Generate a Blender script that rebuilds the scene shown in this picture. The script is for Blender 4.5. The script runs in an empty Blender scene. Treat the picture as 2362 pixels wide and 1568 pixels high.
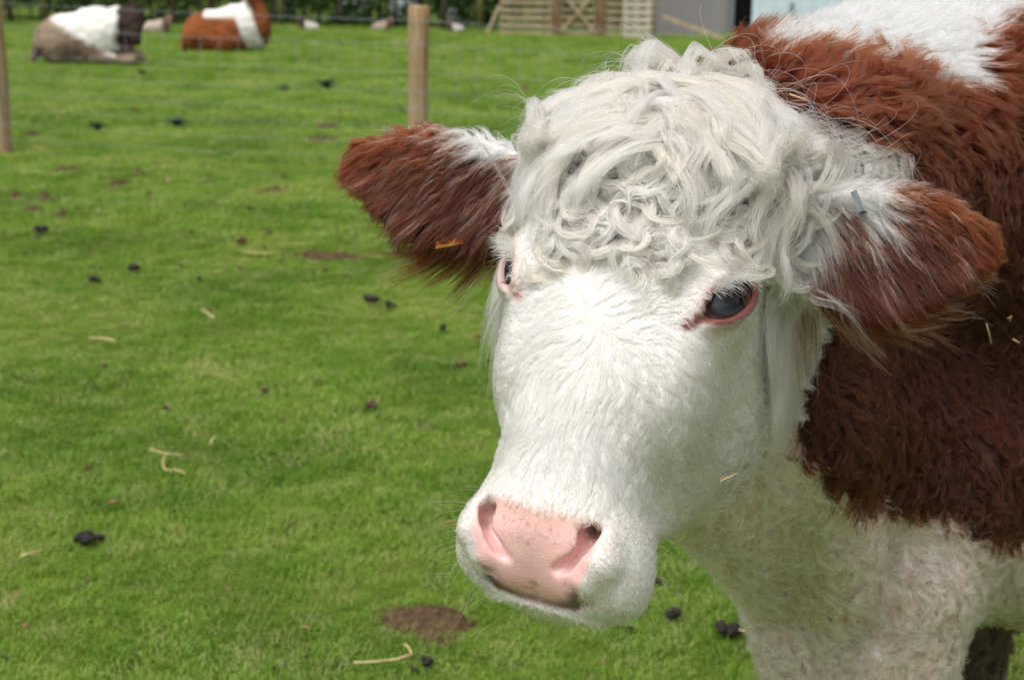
import bpy, math, random
import numpy as np
from mathutils import Vector, Matrix, Euler
from mathutils.kdtree import KDTree
from mathutils.bvhtree import BVHTree

random.seed(7)
rng = np.random.default_rng(7)
SC = bpy.context.scene
COL = SC.collection

# ------------------------------------------------------------------ camera
FPX = 3243.0            # focal length in pixels of a 2361 px wide picture
PITCH = math.radians(15.0)
ROLL = math.radians(0.9)
CAM = np.array([0.0, 0.0, 1.5])
cam_d = bpy.data.cameras.new("camera")
cam_d.sensor_width = 36.0
cam_d.lens = 36.0 * FPX / 2361.0
cam_d.clip_start = 0.05
cam_d.clip_end = 3000.0
cam_d.dof.use_dof = True
cam_d.dof.focus_distance = 1.34
cam_d.dof.aperture_fstop = 8.2
cam_o = bpy.data.objects.new("camera", cam_d)
COL.objects.link(cam_o)
_rm = Matrix.Rotation(math.pi / 2 - PITCH, 3, 'X') @ Matrix.Rotation(ROLL, 3, 'Z')
cam_o.matrix_world = Matrix.Translation(Vector(CAM)) @ _rm.to_4x4()
SC.camera = cam_o
CR = np.array(_rm)      # columns: right, up, back


def cam_pt(u, v, d):
    """world point seen at (u, v) of the 2361x1568 picture at depth d"""
    c = np.array([(u - 1180.5) / FPX * d, (784.0 - v) / FPX * d, -d])
    return CAM + CR @ c


def ground_pt(u, v, z=0.0):
    r = cam_pt(u, v, 1.0) - CAM
    t = (z - CAM[2]) / r[2]
    return CAM + r * t


# ------------------------------------------------------------------ world, sun, exposure
world = bpy.data.worlds.new("World")
SC.world = world
world.use_nodes = True
wn = world.node_tree
wn.nodes.clear()
wo = wn.nodes.new("ShaderNodeOutputWorld")
wb = wn.nodes.new("ShaderNodeBackground")
sky = wn.nodes.new("ShaderNodeTexSky")
sky.sky_type = 'NISHITA'
sky.sun_disc = False
sky.sun_elevation = math.radians(50)
sky.sun_rotation = math.radians(-25)
sky.air_density = 1.0
sky.dust_density = 4.0
sky.ozone_density = 1.0
whs = wn.nodes.new("ShaderNodeHueSaturation")
whs.inputs['Saturation'].default_value = 0.06
wn.links.new(sky.outputs[0], whs.inputs['Color'])
wn.links.new(whs.outputs[0], wb.inputs[0])
wb.inputs[1].default_value = 0.15
wn.links.new(wb.outputs[0], wo.inputs[0])
sun_d = bpy.data.lights.new("sun", 'SUN')
sun_d.energy = 1.3
sun_d.angle = math.radians(40)
sun_d.color = (1.0, 0.97, 0.93)
sun_o = bpy.data.objects.new("sun", sun_d)
COL.objects.link(sun_o)
_az, _el = math.radians(-25), math.radians(50)
_sd = Vector((math.sin(_az) * math.cos(_el), math.cos(_az) * math.cos(_el), math.sin(_el)))
_sd = Vector((-0.28, -0.32, 0.90)).normalized()
sun_o.rotation_euler = _sd.to_track_quat('Z', 'Y').to_euler()
sky.sun_elevation = math.asin(_sd.z)
sky.sun_rotation = math.atan2(_sd.x, _sd.y)
SC.view_settings.view_transform = 'Standard'
SC.view_settings.look = 'None'
SC.view_settings.exposure = 0.38
SC.view_settings.gamma = 1.0
SC.view_settings.use_curve_mapping = False
SC.render.film_transparent = False
SC.cycles.max_bounces = 12
SC.cycles.diffuse_bounces = 3
SC.cycles.glossy_bounces = 4
SC.cycles.transmission_bounces = 10
SC.cycles.use_denoising = True
SC.cycles_curves.shape = 'RIBBONS'
SC.cycles_curves.subdivisions = 2


# ------------------------------------------------------------------ numpy helpers
def norm(v):
    return v / np.maximum(np.linalg.norm(v, axis=-1, keepdims=True), 1e-9)


def _hash(ix, iy, iz, s):
    h = (ix * 374761393 + iy * 668265263 + iz * 2147483647 + s * 1274126177) & 0xFFFFFFFF
    h = ((h ^ (h >> 13)) * 1274126177) & 0xFFFFFFFF
    h = h ^ (h >> 16)
    return (h & 0xFFFFFF) / float(0xFFFFFF)


def vnoise(P, scale, seed=0):
    """value noise in [0,1]"""
    Q = np.asarray(P, dtype=np.float64) * scale
    i = np.floor(Q).astype(np.int64)
    f = Q - i
    f = f * f * (3 - 2 * f)
    r = 0
    for dx in (0, 1):
        wx = f[:, 0] if dx else 1 - f[:, 0]
        for dy in (0, 1):
            wy = f[:, 1] if dy else 1 - f[:, 1]
            for dz in (0, 1):
                wz = f[:, 2] if dz else 1 - f[:, 2]
                r = r + wx * wy * wz * _hash(i[:, 0] + dx, i[:, 1] + dy, i[:, 2] + dz, seed)
    return r


def sstep(a, b, x):
    t = np.clip((x - a) / (b - a), 0, 1)
    return t * t * (3 - 2 * t)


def smin(a, b, k):
    h = np.clip(0.5 + 0.5 * (b - a) / k, 0, 1)
    return b * (1 - h) + a * h - k * h * (1 - h)


def smax(a, b, k):
    return -smin(-a, -b, k)


def ell(P, c, r, R=None):
    """ellipsoid, approximate signed distance; R rows = local axes"""
    q = P - np.asarray(c)
    if R is not None:
        q = q @ np.asarray(R).T
    r = np.asarray(r, dtype=float)
    k0 = np.linalg.norm(q / r, axis=1)
    k1 = np.linalg.norm(q / (r * r), axis=1)
    return np.where(k1 > 1e-6, k0 * (k0 - 1) / np.maximum(k1, 1e-6), -r.min())


def cap(P, a, b, ra, rb):
    a = np.asarray(a, float); b = np.asarray(b, float)
    ab = b - a
    t = np.clip(((P - a) @ ab) / (ab @ ab), 0, 1)
    return np.linalg.norm(P - a - t[:, None] * ab, axis=1) - (ra + (rb - ra) * t)


def chain(P, pts, rad, k=0.0):
    d = None
    for i in range(len(pts) - 1):
        c = cap(P, pts[i], pts[i + 1], rad[i], rad[i + 1])
        d = c if d is None else (smin(d, c, k) if k else np.minimum(d, c))
    return d


# ------------------------------------------------------------------ the cow: head frame
HY, HP, HR = math.radians(24), math.radians(18), math.radians(10)
_c = math.cos; _s = math.sin
Fh = np.array([-_s(HY) * _c(HP), _s(HP), _c(HY) * _c(HP)])
Uh = np.array([_s(HY) * _s(HP), _c(HP), -_c(HY) * _s(HP)])
Xh = np.cross(Uh, Fh)
Xh2 = Xh * _c(HR) - Uh * _s(HR)
Uh2 = Uh * _c(HR) + Xh * _s(HR)
HO = cam_pt(1366, 714, 1.36)                     # the whorl between the eyes
HM = np.array([CR @ Xh2, CR @ Fh, CR @ Uh2])     # rows: x (image right), y (out of the face), z (towards the poll)


def to_head(P):
    return (P - HO) @ HM.T


def from_head(p):
    return np.asarray(p) @ HM + HO


HEAD_Z = np.array([-.281, -.275, -.252, -.226, -.200, -.176, -.148, -.115, -.075, -.03, .02, .07, .12, .165, .21, .255, .280])
HEAD_W = np.array([ .030,  .082,  .092,  .089,  .084,  .080, .080, .085, .094, .104, .117, .122, .128, .131, .120, .080, .02])
HEAD_F = np.array([-.085, -.062, -.035, -.010, -.002, -.002, 0.0, .002, .004, .004, .002, .000, -.002, -.010, -.026, -.050, -.08])
HEAD_B = np.array([-.105, -.115, -.128, -.140, -.155, -.175, -.205, -.245, -.285, -.30, -.285, -.25, -.23, -.21, -.19, -.16, -.10])
_zz = np.linspace(HEAD_Z[0], HEAD_Z[-1], 400)
_ker = np.exp(-np.linspace(-2, 2, 31) ** 2); _ker /= _ker.sum()


def _sm(a):
    v = np.interp(_zz, HEAD_Z, a)
    return np.convolve(np.pad(v, 15, mode='edge'), _ker, mode='valid')


HEAD_W, HEAD_F, HEAD_B, HEAD_Z = _sm(HEAD_W), _sm(HEAD_F), _sm(HEAD_B), _zz
EYE_X, EYE_Y, EYE_Z = 0.108, -0.047, 0.040


def head_sdf(p):
    z = p[:, 2]
    w = np.interp(z, HEAD_Z, HEAD_W); yf = np.interp(z, HEAD_Z, HEAD_F); yb = np.interp(z, HEAD_Z, HEAD_B)
    hd = (yf - yb) / 2; yc = (yf + yb) / 2
    ex = 2.7
    qx = np.abs(p[:, 0]) / w; qy = np.abs(p[:, 1] - yc) / hd
    r = (qx ** ex + qy ** ex) ** (1 / ex)
    d = (r - 1) * np.minimum(w, hd) * 0.9
    over = np.maximum(z - HEAD_Z[-1], HEAD_Z[0] - z)
    d = np.maximum(d, over)
    ax = p.copy(); ax[:, 0] = np.abs(ax[:, 0])
    # brow over the eye, cheek, masseter, jaw angle
    d = smin(d, ell(ax, (.094, -.060, .080), (.026, .034, .022)), .03)
    d = smin(d, ell(ax, (.099, -.058, .038), (.026, .034, .036)), .025)
    d = smin(d, ell(ax, (.082, -.090, -.040), (.029, .065, .070)), .04)
    d = smin(d, ell(ax, (.080, -.215, -.015), (.042, .085, .095)), .04)
    d = smin(d, ell(ax, (.058, -.165, -.090), (.034, .060, .085)), .04)
    # lips and chin
    d = smin(d, ell(ax, (.044, -.078, -.230), (.046, .050, .048)), .03)
    d = smin(d, ell(p, (0, -.105, -.258), (.056, .042, .034)), .012)
    return d


def skin_pt(x, z, deep, y0=.06):
    """point on the front of the bare head at (x, z), pushed `deep` inwards"""
    lo, hi = y0, -.09
    for _ in range(30):
        m = (lo + hi) / 2
        if head_sdf(np.array([[x, m, z]]))[0] > 0: lo = m
        else: hi = m
    q = np.array([[x, (lo + hi) / 2, z]])
    return (q - sdf_grad(head_sdf, q) * deep)[0]


def sdf_grad(f, P, h=.0015):
    g = np.empty_like(P)
    for i in range(3):
        e = np.zeros(3); e[i] = h
        g[:, i] = f(P + e) - f(P - e)
    return norm(g)


NOSTRIL = [skin_pt(.057, -.210, .011), skin_pt(.056, -.222, .012), skin_pt(.048, -.234, .011), skin_pt(.037, -.243, .007), skin_pt(.027, -.249, .001)]
WING = [skin_pt(.070, -.214, .004), skin_pt(.070, -.232, .004), skin_pt(.056, -.252, .006)]
LIP = [skin_pt(.0, -.279, .0), skin_pt(.025, -.279, .0), skin_pt(.048, -.275, .0), skin_pt(.062, -.268, .0)]


def head_detail(p, d):
    ax = p.copy(); ax[:, 0] = np.abs(ax[:, 0])
    # eye socket with an almond opening and a raised rim
    ec = np.array([EYE_X, EYE_Y, EYE_Z])
    en = norm(np.array([.66, .74, .08]))
    ea = norm(np.array([.32, -.55, .66])); ea = norm(ea - en * (ea @ en))     # long axis: outer corner up and back
    eb = np.cross(en, ea)
    q = ax - ec
    u = q @ ea; v = q @ eb; n = q @ en
    rr = np.sqrt((u / .029) ** 2 + (v / .0185) ** 2)
    ring = np.sqrt(((rr - 1) * .0185) ** 2 + (n - .0165) ** 2) - .0045
    d = smin(d, ring, .012)
    alm = np.sqrt((u / .0265) ** 2 + ((v - .001) / .0140) ** 2)
    hole = np.maximum((alm - 1) * .0140, -n)
    d = smax(d, -hole, .004)
    # tear duct groove running down from the inner corner
    d = smax(d, -cap(ax, ec - ea * .024 + en * .021, ec - ea * .046 + en * .019 + np.array([0, 0, -.012]), .0055, .003), .006)
    # nostrils: a comma, deep at the outer top, its slit curving down and inwards, with a raised wing outside
    d = smin(d, chain(ax, WING, [.010, .013, .012], .01), .014)
    d = smax(d, -chain(ax, NOSTRIL, [.0135, .0128, .0105, .0078, .0042]), .006)
    d = smax(d, -cap(ax, NOSTRIL[0], NOSTRIL[0] + np.array([-.012, -.05, .03]), .009, .008), .005)
    # mouth: a shallow groove round the front of the lips
    d = smax(d, -chain(ax, LIP, [.0022, .0024, .0026, .0018]), .006)
    # philtrum
    d = smax(d, -cap(p, (0, -.050, -.266), (0, -.066, -.278), .0022, .0022), .006)
    return d


# ears: base, tip in head frame
EARS = []
for sx, base, tip, drop in ((-1, (-.112, -.120, .144), (-.410, -.125, .168), 0),
                            (1, (.112, -.120, .142), (.322, -.165, .178), 0)):
    base = np.array(base, float); tip = np.array(tip, float)
    a = norm(tip - base)
    b = norm(np.array([0, .35, 1.0])); b = norm(b - a * (a @ b))
    c = np.cross(a, b) * (-sx)                  # faces out of the ear's bowl (forwards)
    if c[1] < 0: c = -c
    EARS.append((base, tip, a, b, c, np.linalg.norm(tip - base)))


def ear_sdf(p, e):
    base, tip, a, b, c, L = e
    q = p - base
    s = q @ a; u = q @ b; n = q @ c
    t = np.clip(s / L, 0, 1)
    w = .022 + .038 * np.sin(np.clip(t * 1.05, 0, 1) * math.pi) ** .8
    cx = np.clip(s, 0.0, L - .015)
    d2 = np.sqrt(((s - cx)) ** 2 + (u * (.02 / w)) ** 2 + ((n + (u / w) ** 2 * -.016) / 1.0) ** 2)
    return (d2 - .0175) * .8


def W(x, y, z):
    return np.array([x, y, z], float)


def body_sdf(P):
    nk = from_head([(0, -.15, .12), (0, -.19, .00), (0, -.21, .20)])
    # neck: crest line and throat line
    d = chain(P, [nk[0], W(.33, 1.72, 1.22), W(.52, 1.98, 1.20), W(.80, 2.20, 1.16)], [.115, .175, .22, .26], .05)
    d = smin(d, chain(P, [nk[1], W(.30, 1.66, .98), W(.48, 1.88, .86), W(.60, 2.02, .76)], [.08, .135, .17, .18], .05), .08)
    # dewlap under the throat
    d = smin(d, chain(P, [W(.20, 1.52, .925), W(.30, 1.68, .81), W(.41, 1.88, .65)], [.045, .055, .07], .03), .07)
    # crest of the neck
    d = smin(d, chain(P, [nk[2], W(.37, 1.88, 1.25), W(.50, 2.00, 1.29), W(.68, 2.12, 1.37), W(1.0, 2.2, 1.40)], [.055, .075, .08, .09, .10], .03), .06)
    d = smin(d, chain(P, [W(.36, 1.56, .98), W(.42, 1.66, .80), W(.47, 1.80, .62)], [.035, .04, .05], .02), .05)
    d = smin(d, chain(P, [W(.60, 1.80, .86), W(.56, 1.78, .70), W(.54, 1.78, .52)], [.06, .07, .07], .02), .04)
    # barrel
    d = smin(d, ell(P, (1.35, 2.24, 1.00), (.92, .37, .44)), .10)
    d = smin(d, ell(P, (.76, 2.10, 1.08), (.26, .31, .38)), .10)       # shoulders
    d = smin(d, ell(P, (1.95, 2.24, 1.10), (.38, .33, .34)), .10)      # rump
    d = smin(d, ell(P, (.54, 2.00, .69), (.17, .19, .22)), .08)        # brisket
    d = smin(d, ell(P, (.95, 2.08, .81), (.56, .28, .31)), .08)        # chest floor behind the forelegs
    # legs
    for x0, y0 in ((.49, 1.90), (.82, 2.32)):
        d = smin(d, chain(P, [W(x0 + .06, y0, .80), W(x0 + .01, y0 - .01, .56), W(x0, y0, .36), W(x0 + .02, y0, .12), W(x0 - .01, y0 - .01, .04)],
                          [.16, .125 if y0 < 2 else .088, .075, .055, .064], .03), .06)
    for x0, y0 in ((1.92, 2.02), (2.02, 2.46)):
        d = smin(d, chain(P, [W(x0, y0, .88), W(x0 - .10, y0, .66), W(x0 + .08, y0, .44), W(x0 + .04, y0, .12), W(x0 + .01, y0, .04)],
                          [.20, .14, .07, .055, .064], .03), .06)
    return d


def cow_sdf(P):
    p = to_head(P)
    out = np.empty(len(P))
    near = (np.abs(p[:, 0]) < .42) & (p[:, 1] > -.5) & (p[:, 1] < .3) & (p[:, 2] > -.5) & (p[:, 2] < .45)
    bd = body_sdf(P)
    out[:] = bd
    if near.any():
        pn = p[near]
        d = head_sdf(pn)
        d = smin(d, bd[near], .025)
        for e in EARS:
            d = smin(d, ear_sdf(pn, e), .022)
        d = head_detail(pn, d)
        out[near] = d
    return out


def axis_grid(lo, hi, flo, fhi, fine, coarse):
    a = [flo]
    h = fine
    while a[0] > lo:
        h = min(h * 1.06, coarse); a.insert(0, a[0] - h)
    n = int((fhi - flo) / fine)
    a += [flo + fine * (i + 1) for i in range(n)]
    h = fine
    while a[-1] < hi:
        h = min(h * 1.06, coarse); a.append(a[-1] + h)
    return np.array(a)


def surface_nets(f, X, Y, Z, B=8, margin=1.6):
    nx, ny, nz = len(X), len(Y), len(Z)
    D = np.full((nx, ny, nz), 1.0, dtype=np.float32)
    bx = list(range(0, nx, B)); by = list(range(0, ny, B)); bz = list(range(0, nz, B))
    gx, gy, gz = np.meshgrid(bx, by, bz, indexing='ij')
    gx, gy, gz = gx.ravel(), gy.ravel(), gz.ravel()
    ex, ey, ez = np.minimum(gx + B, nx - 1), np.minimum(gy + B, ny - 1), np.minimum(gz + B, nz - 1)
    C = np.stack([(X[gx] + X[ex]) / 2, (Y[gy] + Y[ey]) / 2, (Z[gz] + Z[ez]) / 2], 1)
    half = np.sqrt((X[ex] - X[gx]) ** 2 + (Y[ey] - Y[gy]) ** 2 + (Z[ez] - Z[gz]) ** 2) / 2
    dc = f(C)
    act = np.abs(dc) < half * margin + .008
    for i in np.nonzero(~act & (dc < 0))[0]:
        D[gx[i]:gx[i] + B, gy[i]:gy[i] + B, gz[i]:gz[i] + B] = -1
    ai = np.nonzero(act)[0]
    for k in range(0, len(ai), 400):
        pts = []; sh = []
        for i in ai[k:k + 400]:
            sx, sy, sz = slice(gx[i], min(gx[i] + B, nx)), slice(gy[i], min(gy[i] + B, ny)), slice(gz[i], min(gz[i] + B, nz))
            m = np.stack(np.meshgrid(X[sx], Y[sy], Z[sz], indexing='ij'), -1)
            sh.append((sx, sy, sz, m.shape[:3])); pts.append(m.reshape(-1, 3))
        v = f(np.concatenate(pts)); o = 0
        for sx, sy, sz, s3 in sh:
            n = s3[0] * s3[1] * s3[2]
            D[sx, sy, sz] = v[o:o + n].reshape(s3); o += n
    S = D < 0
    c = [S[dx:nx - 1 + dx, dy:ny - 1 + dy, dz:nz - 1 + dz] for dx in (0, 1) for dy in (0, 1) for dz in (0, 1)]
    anyc = c[0].copy(); allc = c[0].copy()
    for q in c[1:]:
        anyc |= q; allc &= q
    I, J, K = np.nonzero(anyc & ~allc)
    idx = np.full((nx - 1, ny - 1, nz - 1), -1, dtype=np.int32)
    idx[I, J, K] = np.arange(len(I))
    acc = np.zeros((len(I), 3)); cnt = np.zeros(len(I))
    for a in range(3):
        for o1 in (0, 1):
            for o2 in (0, 1):
                o = [0, 0, 0]; b = [x for x in (0, 1, 2) if x != a]
                o[b[0]] = o1; o[b[1]] = o2
                p0 = [I + o[0], J + o[1], K + o[2]]
                p1 = [p0[0] + (a == 0), p0[1] + (a == 1), p0[2] + (a == 2)]
                d0 = D[tuple(p0)]; d1 = D[tuple(p1)]
                m = (d0 < 0) != (d1 < 0)
                t = np.where(m, d0 / np.where(m, d0 - d1, 1), 0)
                q0 = np.stack([X[p0[0]], Y[p0[1]], Z[p0[2]]], 1); q1 = np.stack([X[p1[0]], Y[p1[1]], Z[p1[2]]], 1)
                acc += (q0 + (q1 - q0) * t[:, None]) * m[:, None]; cnt += m
    V = acc / np.maximum(cnt, 1)[:, None]
    F = []
    for a in range(3):
        s0 = [slice(1, -1)] * 3; s0[a] = slice(0, -1)
        s1 = [slice(1, -1)] * 3; s1[a] = slice(1, None)
        A, Bq = S[tuple(s0)], S[tuple(s1)]
        m = A != Bq
        i, j, k = np.nonzero(m)
        flip = A[i, j, k]
        off = [1, 1, 1]; off[a] = 0
        i = i + off[0]; j = j + off[1]; k = k + off[2]
        b1, b2 = (a + 1) % 3, (a + 2) % 3
        def ix(u, v):
            o = [i.copy(), j.copy(), k.copy()]
            o[b1] -= u; o[b2] -= v
            return idx[tuple(o)]
        q = np.stack([ix(1, 1), ix(0, 1), ix(0, 0), ix(1, 0)], 1)
        q[~flip] = q[~flip][:, ::-1]
        F.append(q)
    F = np.concatenate(F)
    F = F[(F >= 0).all(1)]
    return V, F


def np_mesh(name, V, F, smooth=True):
    me = bpy.data.meshes.new(name)
    V = np.asarray(V, dtype=np.float32); F = np.asarray(F, dtype=np.int32)
    me.vertices.add(len(V)); me.vertices.foreach_set('co', V.ravel())
    me.loops.add(F.size); me.loops.foreach_set('vertex_index', F.ravel())
    me.polygons.add(len(F))
    me.polygons.foreach_set('loop_start', np.arange(0, F.size, F.shape[1], dtype=np.int32))
    me.polygons.foreach_set('loop_total', np.full(len(F), F.shape[1], dtype=np.int32))
    me.update(calc_edges=True)
    if smooth:
        me.polygons.foreach_set('use_smooth', np.ones(len(F), dtype=bool))
    return me


import time
T0 = time.time()
GX = axis_grid(-.30, 2.60, -.20, .42, .0032, .016)
GY = axis_grid(1.00, 2.75, 1.12, 1.60, .0032, .016)
GZ = axis_grid(-.05, 1.60, .80, 1.44, .0032, .016)
V, F = surface_nets(cow_sdf, GX, GY, GZ)
for _ in range(2):
    V = V - sdf_grad(cow_sdf, V) * np.clip(cow_sdf(V), -.01, .01)[:, None] * .8
print("cow mesh", len(V), len(F), GX.size, GY.size, GZ.size, time.time() - T0)


# ------------------------------------------------------------------ materials
def new_mat(name):
    m = bpy.data.materials.new(name)
    m.use_nodes = True
    nt = m.node_tree
    b = nt.nodes['Principled BSDF']
    return m, nt, b


def simple_mat(name, col, rough=.7, noise=None, bump=0.0, nscale=20.0, spec=.3):
    """base colour mottled by noise between col and noise colour"""
    m, nt, b = new_mat(name)
    b.inputs['Roughness'].default_value = rough
    b.inputs['Specular IOR Level'].default_value = spec
    if noise is None:
        b.inputs['Base Color'].default_value = (*col, 1)
    tc = nt.nodes.new('ShaderNodeTexCoord')
    nz = nt.nodes.new('ShaderNodeTexNoise'); nz.inputs['Scale'].default_value = nscale; nz.inputs['Detail'].default_value = 6
    nt.links.new(tc.outputs['Object'], nz.inputs['Vector'])
    if noise is not None:
        cr = nt.nodes.new('ShaderNodeValToRGB')
        cr.color_ramp.elements[0].position = .35; cr.color_ramp.elements[0].color = (*col, 1)
        cr.color_ramp.elements[1].position = .65; cr.color_ramp.elements[1].color = (*noise, 1)
        nt.links.new(nz.outputs['Fac'], cr.inputs['Fac']); nt.links.new(cr.outputs['Color'], b.inputs['Base Color'])
    if bump:
        bp = nt.nodes.new('ShaderNodeBump'); bp.inputs['Strength'].default_value = bump; bp.inputs['Distance'].default_value = .01
        nt.links.new(nz.outputs['Fac'], bp.inputs['Height']); nt.links.new(bp.outputs['Normal'], b.inputs['Normal'])
    return m


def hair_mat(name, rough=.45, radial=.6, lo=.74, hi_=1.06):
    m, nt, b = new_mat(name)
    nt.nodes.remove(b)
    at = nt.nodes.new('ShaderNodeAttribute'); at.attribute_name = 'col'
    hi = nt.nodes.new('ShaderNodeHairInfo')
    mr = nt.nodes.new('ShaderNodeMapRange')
    mr.inputs['To Min'].default_value = lo; mr.inputs['To Max'].default_value = hi_  # roots coloured darker than tips, painting shade into the partings
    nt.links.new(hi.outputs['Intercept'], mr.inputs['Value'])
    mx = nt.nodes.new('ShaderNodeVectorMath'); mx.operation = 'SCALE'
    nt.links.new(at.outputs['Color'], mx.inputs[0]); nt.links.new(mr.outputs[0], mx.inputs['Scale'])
    h = nt.nodes.new('ShaderNodeBsdfHairPrincipled')
    h.model = 'CHIANG'; h.parametrization = 'COLOR'
    nt.links.new(mx.outputs[0], h.inputs['Color'])
    h.inputs['Roughness'].default_value = rough
    h.inputs['Radial Roughness'].default_value = radial
    h.inputs['Random Roughness'].default_value = .2
    h.inputs['IOR'].default_value = 1.42
    nt.links.new(h.outputs[0], nt.nodes['Material Output'].inputs['Surface'])
    return m


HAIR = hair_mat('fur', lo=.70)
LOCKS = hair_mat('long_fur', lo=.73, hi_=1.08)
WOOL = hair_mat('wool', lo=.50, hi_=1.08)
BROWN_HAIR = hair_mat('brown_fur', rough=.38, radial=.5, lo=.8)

WHITE = np.array([.76, .735, .705])
CREAM = np.array([.83, .645, .47])
BROWN = np.array([.036, .0062, .0011])
GINGER = np.array([.17, .036, .009])
PINK = np.array([.72, .36, .32])
MUD = np.array([.065, .048, .034])


def ear_coord(p, e):
    base, tip, a, b, c, L = e
    q = p - base
    return q @ a / L, q @ b, q @ c


LOWX = [.0, .26, .289, .314, .333, .354, .428, .493, .571, .623, .68, .733, 1.1, 1.8, 2.4]
LOWZ = [1.02, 1.01, .989, 1.000, .97, .925, .868, .818, .800, .760, .735, .742, .70, .74, .80]
TOPX = [.20, .27, .34, .40, .455, .484, .514, .548, .594, .642, .684, 1.0, 3]
TOPZ = [1.45, 1.405, 1.390, 1.385, 1.385, 1.375, 1.353, 1.350, 1.392, 1.409, 1.43, 1.55, 1.6]


def coat(P, p, jit=0.0):
    """0 white .. 1 brown, ear flag, mud"""
    j = (vnoise(P, 38, 5) - .5) * .03 + (vnoise(P, 110, 6) - .5) * .014 + jit
    lo = np.interp(P[:, 0], LOWX, LOWZ) + .012; hi = np.interp(P[:, 0], TOPX, TOPZ)
    br = sstep(-.008, .008, P[:, 2] - lo + j) * sstep(-.008, .008, hi - P[:, 2] + j * .6)
    hw = (np.abs(p[:, 0]) < np.interp(p[:, 1], [-.24, -.15], [.128, .185]) + j) & (p[:, 2] < .315) & (p[:, 1] > -.285 - .12 * np.clip(-p[:, 2], 0, 1) + .62 * np.clip(p[:, 2] - .12, 0, .2) + j)
    hw &= p[:, 2] > -.36
    br = np.where(hw, 0, br)
    earf = np.zeros(len(P), bool)
    for e in EARS:
        s, u, n = ear_coord(p, e)
        m = (s > .10) & (s < 1.25) & (np.abs(u) < .10) & (np.abs(n) < .07) & (np.abs(p[:, 0]) > .130)
        top = .030 * (1 - s * .55) if e is not EARS[0] else np.interp(s, [0, .12, .5, .7], [.006, .030, .050, .060])
        w = sstep(-.006, .012, u - top + .010 + j * 1.3) * (1 - sstep(.48, .66, s + j * 3)) * sstep(-.06, .0, n + .05)
        b0_ = -.20 if e is EARS[0] else .10
        w = np.maximum(w, 1 - sstep(.02 + b0_, .14 + b0_, s + j * 4 - (u > -.01) * .06))
        br = np.where(m, 1 - w, br)
        earf |= m
    mud = sstep(.50, .42, P[:, 2] + (vnoise(P, 18, 9) - .5) * .3) * ((P[:, 1] < 2.15) * .5 + .4)
    mud = np.maximum(mud, (P[:, 1] > 2.16) * (np.abs(P[:, 0] - .84) < .22) * sstep(.66, .60, P[:, 2] + (vnoise(P, 30, 10) - .5) * .1))
    return br, earf, mud


def nose_mask(p):
    """1 on the bare pink nose pad"""
    x, y, z = np.abs(p[:, 0]), p[:, 1], p[:, 2]
    top = -.199 - .30 * np.maximum(x - .030, 0) + .010 * sstep(.02, .06, x)
    w = np.interp(z, [-.29, -.27, -.245, -.215, -.19], [.038, .050, .060, .068, .058])
    j = (vnoise(p, 120, 3) - .5) * .008
    m = sstep(.004, -.004, x - w + j) * sstep(.004, -.006, z - top + j) * sstep(-.082, -.076, y) * sstep(-.282, -.277, z)
    return m


EC = np.array([EYE_X, EYE_Y, EYE_Z])
EN = norm(np.array([.66, .74, .08]))
EA = norm(np.array([.32, -.55, .66])); EA = norm(EA - EN * (EA @ EN))
EB = np.cross(EN, EA)


def eye_coord(p):
    ax = p.copy(); ax[:, 0] = np.abs(ax[:, 0])
    q = ax - EC
    return q @ EA, q @ EB, q @ EN


cow_p = to_head(V)
br, earf, mud = coat(V, cow_p)
col = WHITE * .93 * (1 - br[:, None]) + BROWN * .8 * br[:, None]
# skin shows pinkish through thin fur on the throat and belly
pk = sstep(.55, .8, vnoise(V, 9, 31)) * .25
col = col * (1 - pk[:, None] * (1 - br[:, None])) + PINK * np.array([1.0, 1.3, 1.3]) * (pk * (1 - br))[:, None]
col = col * (1 - mud[:, None]) + MUD * mud[:, None]
nm = nose_mask(cow_p)
n1 = vnoise(cow_p, 60, 12); n2 = vnoise(cow_p, 260, 13)
pink = np.array([.82, .50, .47])[None] * (.93 + .14 * n1[:, None])
tan = np.array([.60, .36, .25])
pad_top = sstep(-.222, -.196, cow_p[:, 2]) * (np.abs(cow_p[:, 0]) < .05)
pad_edge = sstep(.050, .078, np.abs(cow_p[:, 0]))
pad_low = sstep(-.258, -.280, cow_p[:, 2])
pink = pink * (1 - .65 * pad_top[:, None]) + tan * .65 * pad_top[:, None]
pink = pink * (1 - .45 * pad_edge[:, None]) + np.array([.66, .30, .22]) * .45 * pad_edge[:, None]
pink = pink * (1 - .55 * (pad_low * (.4 + .6 * n1))[:, None]) + np.array([.34, .20, .15]) * .55 * (pad_low * (.4 + .6 * n1))[:, None]
spots = .7 * sstep(.76, .84, n2) * sstep(.5, .62, vnoise(cow_p, 45, 14))
pink = pink * (1 - .6 * spots[:, None]) + np.array([.35, .14, .09]) * .6 * spots[:, None]
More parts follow.
